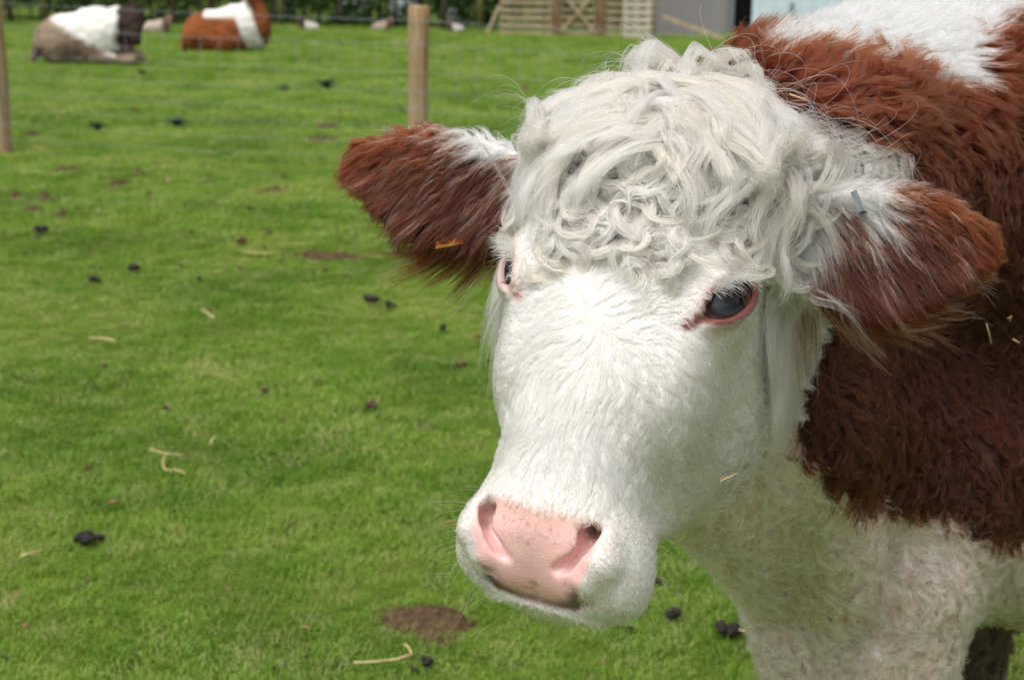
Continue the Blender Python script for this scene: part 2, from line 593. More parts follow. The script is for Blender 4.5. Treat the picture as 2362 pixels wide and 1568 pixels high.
# dark dried dirt at the two lower corners of the pad; mouth line coloured dark along its groove
dirt = sstep(.030, .046, np.abs(cow_p[:, 0])) * sstep(-.255, -.268, cow_p[:, 2]) * sstep(.25, .5, vnoise(cow_p, 150, 15))
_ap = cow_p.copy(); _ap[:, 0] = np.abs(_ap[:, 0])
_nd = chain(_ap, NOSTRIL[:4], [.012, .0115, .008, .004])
dirt = np.maximum(dirt, sstep(.002, -.004, _nd + (vnoise(cow_p, 200, 16) - .5) * .006) * .9)  # nostril hollows painted dark brown: dirt plus the shade inside
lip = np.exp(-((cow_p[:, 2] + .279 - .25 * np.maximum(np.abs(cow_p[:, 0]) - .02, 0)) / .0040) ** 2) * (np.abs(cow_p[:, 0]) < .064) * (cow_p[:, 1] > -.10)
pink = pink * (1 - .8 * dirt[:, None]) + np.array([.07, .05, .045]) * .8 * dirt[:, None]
nm2 = np.maximum(nm, lip * .8)
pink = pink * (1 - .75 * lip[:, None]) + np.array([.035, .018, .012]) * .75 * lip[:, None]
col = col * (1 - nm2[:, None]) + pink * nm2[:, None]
# bare reddish eyelids and tear streak
eu, ev, en_ = eye_coord(cow_p)
lid = np.exp(-((np.sqrt((eu / .030) ** 2 + (ev / .0185) ** 2) - .98) / .26) ** 2) * (np.abs(en_) < .05)
tear = np.exp(-(ev / .006) ** 2) * sstep(.0, -.02, eu) * sstep(-.058, -.045, eu) * (np.abs(en_) < .05)
inner = (np.sqrt((eu / .028) ** 2 + (ev / .0150) ** 2) < 1) & (np.abs(en_) < .04)
lid = lid * np.where(cow_p[:, 0] < 0, .75, np.where(ev < 0, .95, 1.35))
rw = np.clip(np.maximum(lid, tear * 1.5), 0, 1)
col = col * (1 - rw[:, None]) + np.where((cow_p[:, 0] < 0)[:, None], np.array([.42, .19, .14]), np.array([.17, .050, .035])) * rw[:, None]
col[inner] = (.10, .03, .03)
wet = np.maximum(nm, inner * 1.0)


def set_attr(me, name, data, typ='FLOAT_COLOR', dom='POINT'):
    a = me.attributes.new(name, typ, dom)
    if typ == 'FLOAT_COLOR':
        d = np.ones((len(data), 4), dtype=np.float32); d[:, :3] = data
        a.data.foreach_set('color', d.ravel())
    else:
        a.data.foreach_set('value', np.asarray(data, dtype=np.float32).ravel())


def thing(name, label, cat, loc=(0, 0, 0), rz=0.0, group=None):
    o = bpy.data.objects.new(name, None)
    o.empty_display_size = .1
    COL.objects.link(o)
    o.location = loc; o.rotation_euler = (0, 0, rz)
    tag(o, label, cat, group)
    return o


def tag(o, label=None, cat=None, group=None, kind=None):
    if label: o['label'] = label
    if cat: o['category'] = cat
    if group: o['group'] = group
    if kind: o['kind'] = kind
    return o


def link(name, data, mat=None, parent=None):
    o = bpy.data.objects.new(name, data)
    COL.objects.link(o)
    if mat is not None and not data.materials:
        data.materials.append(mat)
    if parent is not None:
        o.parent = parent
        o.matrix_parent_inverse = parent.matrix_basis.inverted()
    return o


skin, nt, b = new_mat('hide')
at = nt.nodes.new('ShaderNodeAttribute'); at.attribute_name = 'col'
nt.links.new(at.outputs['Color'], b.inputs['Base Color'])
wa = nt.nodes.new('ShaderNodeAttribute'); wa.attribute_name = 'wet'
mr = nt.nodes.new('ShaderNodeMapRange'); mr.inputs['To Min'].default_value = .8; mr.inputs['To Max'].default_value = .28
nt.links.new(wa.outputs['Fac'], mr.inputs['Value']); nt.links.new(mr.outputs[0], b.inputs['Roughness'])
b.inputs['Subsurface Weight'].default_value = 0.12
b.inputs['Subsurface Scale'].default_value = .006
tc = nt.nodes.new('ShaderNodeTexCoord')
vo = nt.nodes.new('ShaderNodeTexVoronoi'); vo.inputs['Scale'].default_value = 260; vo.feature = 'DISTANCE_TO_EDGE'
nt.links.new(tc.outputs['Object'], vo.inputs['Vector'])
nz = nt.nodes.new('ShaderNodeTexNoise'); nz.inputs['Scale'].default_value = 90; nz.inputs['Detail'].default_value = 5
nt.links.new(tc.outputs['Object'], nz.inputs['Vector'])
ad = nt.nodes.new('ShaderNodeMath'); ad.operation = 'ADD'
nt.links.new(vo.outputs['Distance'], ad.inputs[0]); nt.links.new(nz.outputs['Fac'], ad.inputs[1])
bp = nt.nodes.new('ShaderNodeBump'); bp.inputs['Strength'].default_value = .22; bp.inputs['Distance'].default_value = .002
nt.links.new(ad.outputs[0], bp.inputs['Height']); nt.links.new(bp.outputs['Normal'], b.inputs['Normal'])

cow = thing('cow', 'large brown and white cow with a curly white face looking down beside the camera', 'cow', (.9, 2.1, 0))
cow_me = np_mesh("body", V, F)
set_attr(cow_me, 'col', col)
set_attr(cow_me, 'wet', wet, 'FLOAT')
body = link('body', cow_me, skin, cow)

# ------------------------------------------------------------------ fur
TRI = np.concatenate([F[:, [0, 1, 2]], F[:, [0, 2, 3]]])
_a, _b, _cc = V[TRI[:, 0]], V[TRI[:, 1]], V[TRI[:, 2]]
TAREA = np.linalg.norm(np.cross(_b - _a, _cc - _a), axis=1) / 2
TCEN = (_a + _b + _cc) / 3
TNRM = norm(np.cross(_b - _a, _cc - _a))
TCH = to_head(TCEN)
VN = sdf_grad(cow_sdf, V)
tb, te, tm = coat(TCEN, TCH)
tn = nose_mask(TCH)
tu, tv, tw = eye_coord(TCH)
t_eye = ((np.sqrt((tu / .034) ** 2 + (tv / .0215) ** 2) < 1.0) | ((np.abs(tv) < .0045) & (tu < -.02) & (tu > -.052))) & (np.abs(tw) < .045)
t_bald = (tn > .80) | t_eye
t_fuzz = (tn > .5) & (TCH[:, 2] > -.226) & (np.abs(TCH[:, 0]) < .045)
HEADM = (np.abs(TCH[:, 0]) < .19) & (TCH[:, 2] > -.36) & (TCH[:, 2] < .32) & (TCH[:, 1] > -.31) & ~te
FACING = np.einsum('ij,ij->i', TNRM, norm(CAM - TCEN))


def roots(dens):
    w = TAREA * dens
    n = int(w.sum())
    cdf = np.cumsum(w); cdf /= cdf[-1]
    t = np.searchsorted(cdf, rng.random(n))
    t = np.minimum(t, len(TRI) - 1)
    r1 = np.sqrt(rng.random(n)); r2 = rng.random(n)
    wa = (1 - r1)[:, None]; wb = (r1 * (1 - r2))[:, None]; wc = (r1 * r2)[:, None]
    tri = TRI[t]
    P = V[tri[:, 0]] * wa + V[tri[:, 1]] * wb + V[tri[:, 2]] * wc
    N = norm(VN[tri[:, 0]] * wa + VN[tri[:, 1]] * wb + VN[tri[:, 2]] * wc)
    return P, N, t


def tangent(T, N):
    return norm(T - N * np.einsum('ij,ij->i', T, N)[:, None])


def rot_about(T, N, a):
    c = np.cos(a)[:, None]; s = np.sin(a)[:, None]
    return T * c + np.cross(N, T) * s


def grow(P0, N0, Tf, L, n, lift, curl, grav=0.0, hmin=None, collide=True, tfield=None, hug=None):
    """lift(s)->array, curl(s)->angle array, returns (g, n, 3)"""
    pts = [P0]; p = P0.copy(); N = N0.copy(); T = tangent(Tf, N0)
    step = (L / (n - 1))[:, None]
    G = np.array([0, 0, -1.0])
    for i in range(1, n):
        s = i / (n - 1)
        if tfield is not None:
            T = tangent(tfield(p, s), N)
        t = rot_about(T, N, curl(s))
        d = norm(t + N * lift(s)[:, None] + G * (grav * s if np.isscalar(grav) else (grav * s)[:, None]))
        p = p + d * step
        if collide:
            ds = cow_sdf(p); g = sdf_grad(cow_sdf, p, .003)
            h = hmin(s) if hmin is not None else .001
            p = p + g * np.clip(h - ds, 0, .05)[:, None]
            if hug is not None:
                p = p - g * np.clip(ds - h - hug, 0, .05)[:, None] * .6
            N = g; T = tangent(T, N)
        pts.append(p)
    return np.stack(pts, 1)


SUBTINT = None


def follow(RP, guides, gi, Lr, clump, cpow, frizz=0.0, sub=7, subc=.85):
    """strands that run beside their guide, gathered into small locks; leaves the tint of each lock in SUBTINT"""
    global SUBTINT
    n = guides.shape[1]
    s = np.linspace(0, 1, n)
    g = guides[gi]
    rel = g - g[:, :1]
    off = RP - g[:, 0]
    m = max(1, len(RP) // sub)
    sel = rng.permutation(len(RP))[:m]
    si = nearest(RP, RP[sel])
    # a strand's lock must belong to the same guide
    same = gi[sel[si]] == gi
    offs = np.where(same[:, None], off[sel[si]], off)
    Lr = np.where(same, .35 * Lr + .65 * Lr[sel[si]], Lr)
    SUBTINT = (.80 + .26 * rng.random(m))[si]
    sc = s[None] * Lr[:, None] * (n - 1)
    i0 = np.clip(sc.astype(int), 0, n - 2); f = sc - i0
    ar = np.arange(len(RP))[:, None]
    relc = rel[ar, i0] * (1 - f[..., None]) + rel[ar, i0 + 1] * f[..., None]
    cl = 1 - (clump if np.isscalar(clump) else clump[:, None]) * s[None] ** cpow
    cl = np.broadcast_to(cl, (len(RP), n))
    cs = 1 - subc * s[None] ** .6
    out = g[:, :1] + relc + offs[:, None] * cl[..., None] + (off - offs)[:, None] * cs[..., None]
    if frizz:
        fs1 = rng.normal(size=(m, 3))[si]; fs2 = rng.normal(size=(m, 3))[si]; w = 4 + 6 * rng.random(m)[si]
        fr = rng.normal(size=(len(RP), 3)); fr2 = rng.normal(size=(len(RP), 3))
        out = out + (fs1[:, None] * (s[None, :, None] ** 1.2) + fs2[:, None] * (np.sin(s[None] * w[:, None]) * .5)[..., None]) * frizz * 1.15
        out = out + (fr[:, None] * (s[None, :, None] ** 1.5) + fr2[:, None] * np.sin(s * 9.0)[None, :, None] * .35) * frizz * .5
    return out.astype(np.float32)


def nearest(RP, GP):
    kd = KDTree(len(GP))
    for i, q in enumerate(GP.tolist()):
        kd.insert(q, i)
    kd.balance()
    return np.array([kd.find(q)[1] for q in RP.tolist()])


def make_curves(name, PTS, colors, r0, mat, parent, tip=.25):
    k, n, _ = PTS.shape
    hc = bpy.data.hair_curves.new(name)
    hc.add_curves([n] * k)
    hc.attributes['position'].data.foreach_set('vector', np.ascontiguousarray(PTS, dtype=np.float32).ravel())
    s = np.linspace(0, 1, n)
    prof = (1 - (1 - tip) * s ** 1.5)
    if np.isscalar(r0): r0 = np.full(k, r0)
    rad = (r0[:, None] * prof[None]).astype(np.float32)
    a = hc.attributes.get('radius') or hc.attributes.new('radius', 'FLOAT', 'POINT')
    a.data.foreach_set('value', rad.ravel())
    c = hc.attributes.new('col', 'FLOAT_COLOR', 'CURVE')
    d = np.ones((k, 4), dtype=np.float32); d[:, :3] = np.clip(colors, 0, 1)
    c.data.foreach_set('color', d.ravel())
    o = link(name, hc, mat, parent)
    tag(o, kind='stuff')
    print(name, k, 'strands', round(time.time() - T0, 1))
    return o


def hair_color(P, brf, var=.10, cream=None):
    n = len(P)
    w = WHITE[None] * (1.03 - (rng.random(n) ** 1.5 * var * 1.8))[:, None]
    if cream is not None:
        w = w * (1 - cream[:, None]) + CREAM * cream[:, None]
    g = np.clip(rng.random(n) * .35, 0, 1)[:, None]
    b_ = BROWN * (1 - g) + GINGER * .55 * g
    isb = (rng.random(n) < brf)[:, None]
    return np.where(isb, b_, w)


# direction the coat lies, on the head (head frame in, world out)
def head_comb(P, s=0):
    p = to_head(P)
    x, y, z = p[:, 0], p[:, 1], p[:, 2]
    rad = np.stack([x, np.zeros_like(x), z], 1)
    rad = rad / np.maximum(np.linalg.norm(rad, axis=1, keepdims=True), .004)
    down = np.stack([.9 * x / .1, -.1 + 0 * x, -np.ones_like(x)], 1)
    side = np.stack([np.sign(x) * .35, -.75 + 0 * x, -.55 + 0 * x], 1)
    wd = sstep(-.03, -.14, z)[:, None]
    t = rad * (1 - wd) + norm(down) * wd
    ws = sstep(.075, .105, np.abs(x))[:, None] * sstep(-.16, -.08, z)[:, None]
    ws = np.maximum(ws, (sstep(-.05, -.09, y) * sstep(-.19, -.13, z))[:, None])
    t = t * (1 - ws) + norm(side) * ws
    # wavy swirl
    a = (vnoise(p, 22, 41) - .5) * 1.7
    c, s_ = np.cos(a), np.sin(a)
    t = np.stack([t[:, 0] * c - t[:, 2] * s_, t[:, 1], t[:, 0] * s_ + t[:, 2] * c], 1)
    return t @ HM


def vis(d, back=.12):
    """fewer strands where the coat turns away from where one can stand"""
    return np.where(FACING > -.25, d, d * back)


C0 = lambda k: (lambda s: np.zeros(k))

# ---- 1. short coat of the face
zone = HEADM & ~t_bald
curlz = sstep(.015, .06, TCH[:, 2] + (vnoise(TCH, 25, 44) - .5) * .04) * (TCH[:, 1] > -.22)
orbit = np.exp(-((tu / .06) ** 2 + (tv / .045) ** 2)) * (np.abs(tw) < .05)
dens = vis(np.where(zone, 420000.0, 0.0))
dens *= (1 - .55 * curlz)
dens = np.where(t_fuzz & HEADM, 60000.0, dens)
RP, RN, RT = roots(dens)
gsel = rng.random(len(RP)) < .06
GP, GN = RP[gsel], RN[gsel]
gp = to_head(GP)
Lg = .017 + .014 * vnoise(gp, 12, 45)
eu, ev, ew = eye_coord(gp)
oe = np.exp(-((eu / .06) ** 2 + (ev / .045) ** 2)) * (np.abs(ew) < .06)
Lg = Lg * (1 - .62 * oe)
Lg = np.where(gp[:, 2] < -.15, Lg * np.interp(gp[:, 2], [-.30, -.20, -.13], [.36, .30, 1.0]), Lg)
Lg = np.where(gp[:, 1] < -.14, Lg * (1 + .6 * sstep(-.14, -.22, gp[:, 1])), Lg)
woolly = sstep(-.12, -.20, gp[:, 1])
ph = vnoise(gp, 60, 46) * 6.28; am = (.30 + .5 * woolly + .45 * sstep(.03, .07, np.abs(gp[:, 0])) * sstep(-.2, -.14, gp[:, 2])) * (1 - oe)
GG = grow(GP, GN, head_comb(GP), Lg, 7, lambda s: .17 - .14 * s + .22 * woolly * (1 - s), lambda s: am * np.sin(5.5 * s + ph) - am * np.sin(ph) * 0, tfield=head_comb)
gi = nearest(RP, GP)
ST = follow(RP, GG, gi, .65 + .35 * rng.random(len(RP)), (.55 + .3 * rng.random(len(GP)) - .35 * woolly)[gi], .8, frizz=.0007, sub=9, subc=.8)
c_ = hair_color(RP, np.zeros(len(RP)), .12, cream=.35 * vnoise(to_head(RP), 14, 47) + .25 * sstep(-.1, -.2, to_head(RP)[:, 1]))
p_ = to_head(RP); e1, e2, e3 = eye_coord(p_)
pinkish = np.exp(-((np.sqrt((e1 / .031) ** 2 + (e2 / .0195) ** 2) - 1.0) / .35) ** 2) * (np.abs(e3) < .05) * .55
wh = np.exp(-((p_[:, 0] / .008) ** 2 + (p_[:, 2] / .008) ** 2)) * .5
ne = np.clip(1 - np.abs(np.abs(p_[:, 0]) - .072) / .012, 0, 1) * (p_[:, 2] < -.19) * (p_[:, 2] > -.27) * (p_[:, 1] > -.06) * .40
ne = np.maximum(ne, np.clip(1 - np.abs(p_[:, 2] + .197) / .012, 0, 1) * (np.abs(p_[:, 0]) < .06) * (p_[:, 1] > -.05) * .35)
pinkish = np.clip(np.maximum(np.maximum(pinkish, wh), ne), 0, 1)[:, None]
c_ = c_ * (1 - pinkish) + np.array([.62, .24, .16]) * pinkish
c_ = c_ * (.3 + .7 * SUBTINT)[:, None]
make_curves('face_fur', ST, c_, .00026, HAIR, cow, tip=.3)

# ---- 2. curly locks of the forehead
cz = HEADM & ~t_bald & (TCH[:, 1] > -.15) & (TCH[:, 2] > .02)
cz &= ~((np.abs(TCH[:, 0]) > .072) & (TCH[:, 2] < .098) & (TCH[:, 1] < .0))
cz &= (TCH[:, 2] + .35 * np.abs(TCH[:, 0] - .015) > .045)
GP, GN, _ = roots(np.where(cz, 6200.0, 0.0))
gp = to_head(GP)
k = len(GP)
up = sstep(.02, .24, gp[:, 2])
Lg = (.046 + .036 * rng.random(k)) * (.55 + .65 * sstep(.02, .12, gp[:, 2]))
clg = .40 + .40 * rng.random(k)
hgt = .5 + 1.3 * rng.random(k)
sgn = np.where(rng.random(k) < .5, -1, 1) * 1.0
tot = sgn * (1.6 + 3.2 * rng.random(k) ** 1.2)
wv = (rng.random(k) < .40)
amp = .9 + .5 * rng.random(k); ph = rng.random(k) * 6.28
base = rng.normal(size=k) * .75
Tf = np.stack([gp[:, 0] * 6 + rng.normal(size=k) * .5, np.zeros(k), np.where(gp[:, 2] < .075, .7, -.35) + rng.normal(size=k) * .35], 1) @ HM
lf = .45 + .35 * rng.random(k)
GG = grow(GP, GN, Tf, Lg, 14, lambda s: (lf * math.cos(s * 3.3) + .08) * .8, lambda s: base + np.where(wv, amp * np.sin(7 * s + ph), tot * s ** .8),
          hmin=lambda s: .002 + .008 * hgt * math.sin(math.pi * min(s, .85)))
RP, RN, RT = roots(vis(np.where(cz, 520000.0, 0.0)))
gi = nearest(RP, GP)
ST = follow(RP, GG, gi, .70 + .30 * rng.random(len(RP)), clg[gi] + .15 * rng.random(len(RP)), .7, frizz=.0017)
c_ = hair_color(RP, np.zeros(len(RP)), .10, cream=np.clip(.35 + .6 * rng.random(k)[gi] * .9, 0, 1))
c_ = c_ * SUBTINT[:, None]
make_curves('forehead_curls', ST, c_, .00027, LOCKS, cow, tip=.3)

# ---- 3. long forelock falling from the poll to both sides
def flock(sel_x, n_g, n_c, L0, L1, tf, hm, name, wave=.25, clump=.55, cr=.25, spread=.013, lift0=.35, bias=(-.3, .3)):
    zz = HEADM & (TCH[:, 2] > .165) & (TCH[:, 1] > -.12) & (TCH[:, 0] > sel_x[0]) & (TCH[:, 0] < sel_x[1])
    gp_, gn_, _ = roots(np.where(zz, n_g / max(TAREA[zz].sum(), 1e-9), 0.0))
    k_ = len(gp_)
    L_ = L0 + (L1 - L0) * rng.random(k_)
    ph_ = rng.random(k_) * 6.28; am_ = wave * (.4 + rng.random(k_)); fq = 3 + 4 * rng.random(k_)
    b_ = bias[0] + (bias[1] - bias[0]) * rng.random(k_)
    hh = .4 + 1.1 * rng.random(k_)
    jt = rng.normal(size=k_); tf0 = tf; tf = lambda P, s: tf0(P, s, jt)
    gg = grow(gp_, gn_, tf(gp_, 0), L_, 22, lambda s: np.full(k_, lift0 * (1 - s) ** 3), lambda s: b_ + am_ * np.sin(fq * s + ph_) * s,
              hmin=lambda s: hm(s) * hh, tfield=tf, hug=.004)
    ci = np.repeat(np.arange(k_), n_c)
    n_ = len(ci)
    # children roots scattered in a disc around the guide root
    r_ = spread * np.sqrt(rng.random(n_)); a_ = rng.random(n_) * 6.28
    t1 = tangent(np.tile([1.0, 0, 0.2], (k_, 1)), gn_); t2 = np.cross(gn_, t1)
    rp = gp_[ci] + t1[ci] * (r_ * np.cos(a_))[:, None] + t2[ci] * (r_ * np.sin(a_))[:, None] - gn_[ci] * .001
    st = follow(rp, gg, ci, .62 + .38 * rng.random(n_) ** .7, (.15 + .7 * rng.random(k_))[ci] + .12 * rng.random(n_), .7, frizz=.0030)
    cc = hair_color(rp, np.zeros(n_), .10, cream=np.clip(cr + .15 + .75 * rng.random(k_)[ci], 0, 1)) * SUBTINT[:, None]
    return st, cc


def tf_left(P, s, j=0):
    p = to_head(P)
    out = sstep(-.07, -.17, p[:, 0] + j * .028)
    t = np.stack([-1 + .9 * out, .15 - .2 * out, -.12 - (1.0 + .35 * j) * s - .6 * out], 1)
    return norm(t) @ HM


def tf_right(P, s, j=0):
    p = to_head(P)
    out = sstep(.085, .18, p[:, 0] + j * .028)
    t = np.stack([1 - .8 * out, .05 - .3 * out, -.08 - (.75 + .35 * j) * s - 1.3 * out], 1)
    return norm(t) @ HM


def tf_front(P, s, j=0):
    p = to_head(P)
    a = (vnoise(p, 16, 61) - .5) * 2.6
    t = np.stack([.35 + a * .8, .3 + 0 * a, -1.0 + 0 * a], 1)
    return norm(t) @ HM


hm1 = lambda s: .006 + .016 * math.sin(math.pi * min(1, s * .9 + .08))
parts_ = [flock((-.12, .05), 125, 110, .065, .135, tf_left, hm1, 'l', bias=(-.15, .75), wave=.26),
          flock((.00, .13), 125, 110, .06, .140, tf_right, hm1, 'r', bias=(-.65, .15), wave=.26),
          flock((-.10, .10), 45, 100, .05, .09, tf_front, lambda s: .006 + .016 * math.sin(math.pi * min(1, s + .1)), 'f', wave=.9, clump=.6)]
make_curves('forelock', np.concatenate([a for a, b in parts_]), np.concatenate([b for a, b in parts_]), .00026, LOCKS, cow, tip=.25)

# loose single hairs standing off the poll
k = 300
zz = HEADM & (TCH[:, 2] > .17) & (TCH[:, 1] > -.22)
GP, GN, _ = roots(np.where(zz, k / TAREA[zz].sum(), 0.0))
k = len(GP)
Tf = np.stack([np.sign(to_head(GP)[:, 0] - .02 + rng.normal(size=k) * .03), rng.normal(size=k) * .4, .4 + rng.normal(size=k) * .5], 1) @ HM
am = rng.normal(size=k) * 1.3; lf = .7 + 1.3 * rng.random(k)
RW = GP[:, 0] > np.median(GP[:, 0]) + .03; lf = np.where(RW, lf * 1.4, lf)
GG = grow(GP, GN, Tf, .06 + .10 * rng.random(k), 14, lambda s: lf * (1 - s) ** 1.5, lambda s: am * s, grav=.9, hmin=lambda s: .02)
tuft = GG[:1]
make_curves('loose_hairs', GG, hair_color(GP, np.zeros(k), .1), .00022, HAIR, cow, tip=.3)

# ---- 4. ears
for ei, e in enumerate(EARS):
    base, tip_, a, b_, c_ax, L = e
    s_, u_, n_ = ear_coord(TCH, e)
    side = -1 if ei == 0 else 1
    m = (s_ > .02) & (s_ < 1.2) & (np.abs(u_) < .11) & (np.abs(n_) < .08) & (TCH[:, 0] * side > .118)
    frontf = np.einsum('ij,j->i', TNRM @ HM.T, c_ax) > -.1
    dens = np.where(m, np.where(frontf, 900000.0, 500000.0), 0.0)
    RP, RN, RT = roots(dens)
    gs = rng.random(len(RP)) < .045
    GP, GN = RP[gs], RN[gs]
    s_, u_, n_ = ear_coord(to_head(GP), e)
    fr = np.einsum('ij,j->i', GN @ HM.T, c_ax)
    k = len(GP)
    low = sstep(-.005, -.04, u_); top = sstep(.020, .042, u_)
    Lg = np.where(fr > -.1, (.040 if side > 0 else .048) + .030 * rng.random(k), .022)
    Lg = Lg * (1 + (.45 + .8 * (s_ < .55)) * low * (1.0 if side < 0 else .9)) * (1 - .45 * top)
    Lg = Lg * (1 - .35 * sstep(.75, 1.0, s_))
    # hair lies outwards along the ear, turning down
    T = (a[None] * (.55 + .55 * s_ + .5 * top)[:, None] - b_[None] * (.75 + .35 * low - .55 * top)[:, None] + c_ax[None] * .10) @ HM
    ph = rng.random(k) * 6.28; am = .18 + .25 * rng.random(k)
    GG = grow(GP, GN, T, Lg, 12, lambda s: np.where(fr > -.1, .42 - .30 * s, .15) * np.ones(k), lambda s: am * np.sin(4 * s + ph),
              grav=np.where(s_ < .45, .95, .55) + 0 * s_, hmin=lambda s: .001 + .006 * s)
    gi = nearest(RP, GP)
    ST = follow(RP, GG, gi, .55 + .45 * rng.random(len(RP)), .50 + .3 * rng.random(len(RP)), .9, frizz=.0022)
    P_ = RP; ph_ = to_head(P_)
    br_, ef_, md_ = coat(P_, ph_, jit=0)
    s2, u2, n2_ = ear_coord(ph_, e)
    wclump = (rng.random(k) < .15)[gi] & (s2 > .15) & (s2 < .85) & (rng.random(len(P_)) < .6)
    cc = hair_color(P_, br_, .08)
    gin = np.clip(sstep(.60, 1.05, s2) * .6 + sstep(-.02, -.06, u2) * .20 + .45 * sstep(.010, .035, u2) * (s2 > .5) + rng.normal(size=len(P_)) * .1, 0, 1)[:, None]  # rim and tip coloured ginger to imitate backlight through thin hair
    isb = cc[:, :1] < .5
    cc = np.where(isb, cc * (1 - gin) + GINGER * gin, cc)
    cc = np.where(wclump[:, None], np.array([.78, .70, .68]), cc)
    cc = cc * SUBTINT[:, None] ** 1.5
    make_curves('ear_fur', ST, cc, .00024, BROWN_HAIR, cow, tip=.2)

# ---- 5. coat of neck, shoulder, chest
zone = (~HEADM) & (~te | ((TCH[:, 0] > -.118) & (TCH[:, 0] < .118))) & ~t_bald & (TCEN[:, 2] > .05)
dist = np.linalg.norm(TCEN - CAM, axis=1)
dens = np.where(zone, np.interp(TCEN[:, 0], [.9, 1.25, 1.6], [250000.0, 110000, 22000]), 0.0)
dens = vis(dens, .10) * np.where(TCEN[:, 2] < .40, .25, 1)
dens *= np.where((TCEN[:, 1] > 2.3) & ~((np.abs(TCEN[:, 0] - .84) < .2) & (TCEN[:, 2] < .8)), .2, 1)
RP, RN, RT = roots(dens)
gs = rng.random(len(RP)) < np.interp(RP[:, 0], [1.0, 1.3], [.030, .07])
GP, GN = RP[gs], RN[gs]
k = len(GP)
gp = to_head(GP)
gbr, _, _ = coat(GP, gp)
hi_z = np.interp(GP[:, 0], TOPX, TOPZ)
crest = sstep(-.10, .0, GP[:, 2] - hi_z) * (GP[:, 0] < 1.6) * sstep(-.1, .4, GN[:, 2])
chest = (1 - gbr) * sstep(.95, .78, GP[:, 2])
belly = sstep(.62, .75, GP[:, 0]) * chest
Lg = .028 + .016 * rng.random(k)
Lg = Lg + chest * sstep(.80, .66, GP[:, 2]) * .016 + crest * .022 + .014 * (vnoise(GP, 9, 79) - .4) + .004 * chest + .012 * gbr * vnoise(GP, 12, 71)
T = np.stack([.30 + .4 * (vnoise(GP, 7, 72) - .5), np.zeros(k), -1.0 + 0 * GP[:, 0]], 1)
T[:, 2] += crest * 1.0
ph = vnoise(GP, 34, 73) * 12.0; am = np.where(gbr > .5, .75, .55 + .65 * sstep(.75, .62, GP[:, 2]) * (GP[:, 0] < .70)) * (.6 + .8 * rng.random(k))
curlr = np.where((rng.random(k) < .30 + .4 * chest), rng.normal(size=k) * (2.4 + 1.5 * chest), 0)
bs = (vnoise(GP, 16, 74) - .5) * 2.0 + (vnoise(GP, 5, 78) - .5) * 2.2 + rng.normal(size=k) * .25
lf = .34 + .35 * crest
GG = grow(GP, GN, T, Lg, 10, lambda s: lf * (1 - .75 * s) + crest * .25, lambda s: bs + am * np.sin(6.5 * s + ph) + curlr * s * s, collide=False)
gi = nearest(RP, GP)
ST = follow(RP, GG, gi, .6 + .4 * rng.random(len(RP)), (np.where(chest > .5, .80, .40) + np.where(chest > .5, .15, .45) * rng.random(len(GP)))[gi], .7, frizz=.0022, sub=6, subc=.75)
ph_ = to_head(RP)
rbr, _, rmud = coat(RP, ph_)
cc = hair_color(RP, rbr, .10, cream=np.clip(.55 + .6 * vnoise(RP, 9, 75), 0, 1) * sstep(1.3, 1.0, RP[:, 2]))
gin = (sstep(1.15, 1.42, RP[:, 2]) * .55 * (vnoise(RP, 20, 76) * .6 + .5))[:, None]
isb = cc[:, :1] < .5
cc = np.where(isb, cc * (1 - gin) + GINGER * gin, cc)
cc = cc * (1 - rmud[:, None]) + MUD * rmud[:, None]
cc = cc * SUBTINT[:, None] ** np.where(rbr > .5, 2.5, 1.2)[:, None]
low_ = (sstep(1.05, .85, RP[:, 2]) * (rbr < .5))[:, None] * .8
cc = cc * (1 - low_) + cc * np.array([1.16, .93, .99]) * low_
bsel = rbr > .5
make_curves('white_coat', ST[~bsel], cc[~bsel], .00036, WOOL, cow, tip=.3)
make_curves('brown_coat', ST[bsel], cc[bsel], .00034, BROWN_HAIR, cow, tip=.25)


# ---- eyes, lashes, whiskers
def uv_sphere(r, nu=48, nv=32, bulge=0.0):
    vs = []; fs = []
    for j_ in range(nv + 1):
        th = math.pi * j_ / nv
        rr = r * (1 + bulge * math.exp(-(th / .45) ** 2))
        for i_ in range(nu):
            f = 2 * math.pi * i_ / nu
            vs.append((rr * math.sin(th) * math.cos(f), rr * math.sin(th) * math.sin(f), rr * math.cos(th)))
    for j_ in range(nv):
        for i_ in range(nu):
            a0 = j_ * nu + i_; a1 = j_ * nu + (i_ + 1) % nu
            fs.append((a0, a0 + nu, a1 + nu, a1))
    return np.array(vs), np.array(fs)


eye_m, nt, b = new_mat('eyeball')
tc = nt.nodes.new('ShaderNodeTexCoord')
sx = nt.nodes.new('ShaderNodeSeparateXYZ'); nt.links.new(tc.outputs['Object'], sx.inputs[0])
# oval pupil: angle from the gaze axis, squeezed along local y
cm = nt.nodes.new('ShaderNodeCombineXYZ')
m1 = nt.nodes.new('ShaderNodeMath'); m1.operation = 'MULTIPLY'; m1.inputs[1].default_value = .72; nt.links.new(sx.outputs[0], m1.inputs[0])
nt.links.new(m1.outputs[0], cm.inputs[0]); nt.links.new(sx.outputs[1], cm.inputs[1])
ln = nt.nodes.new('ShaderNodeVectorMath'); ln.operation = 'LENGTH'; nt.links.new(cm.outputs[0], ln.inputs[0])
cr = nt.nodes.new('ShaderNodeValToRGB')
els = cr.color_ramp.elements
els[0].position = .0; els[0].color = (.003, .003, .004, 1)
els[1].position = 1.0; els[1].color = (.30, .20, .18, 1)
for po, c4 in ((.30, (.003, .003, .004, 1)), (.40, (.020, .024, .032, 1)), (.55, (.055, .06, .075, 1)), (.66, (.04, .03, .03, 1)), (.74, (.26, .17, .16, 1))):
    el = els.new(po); el.color = c4
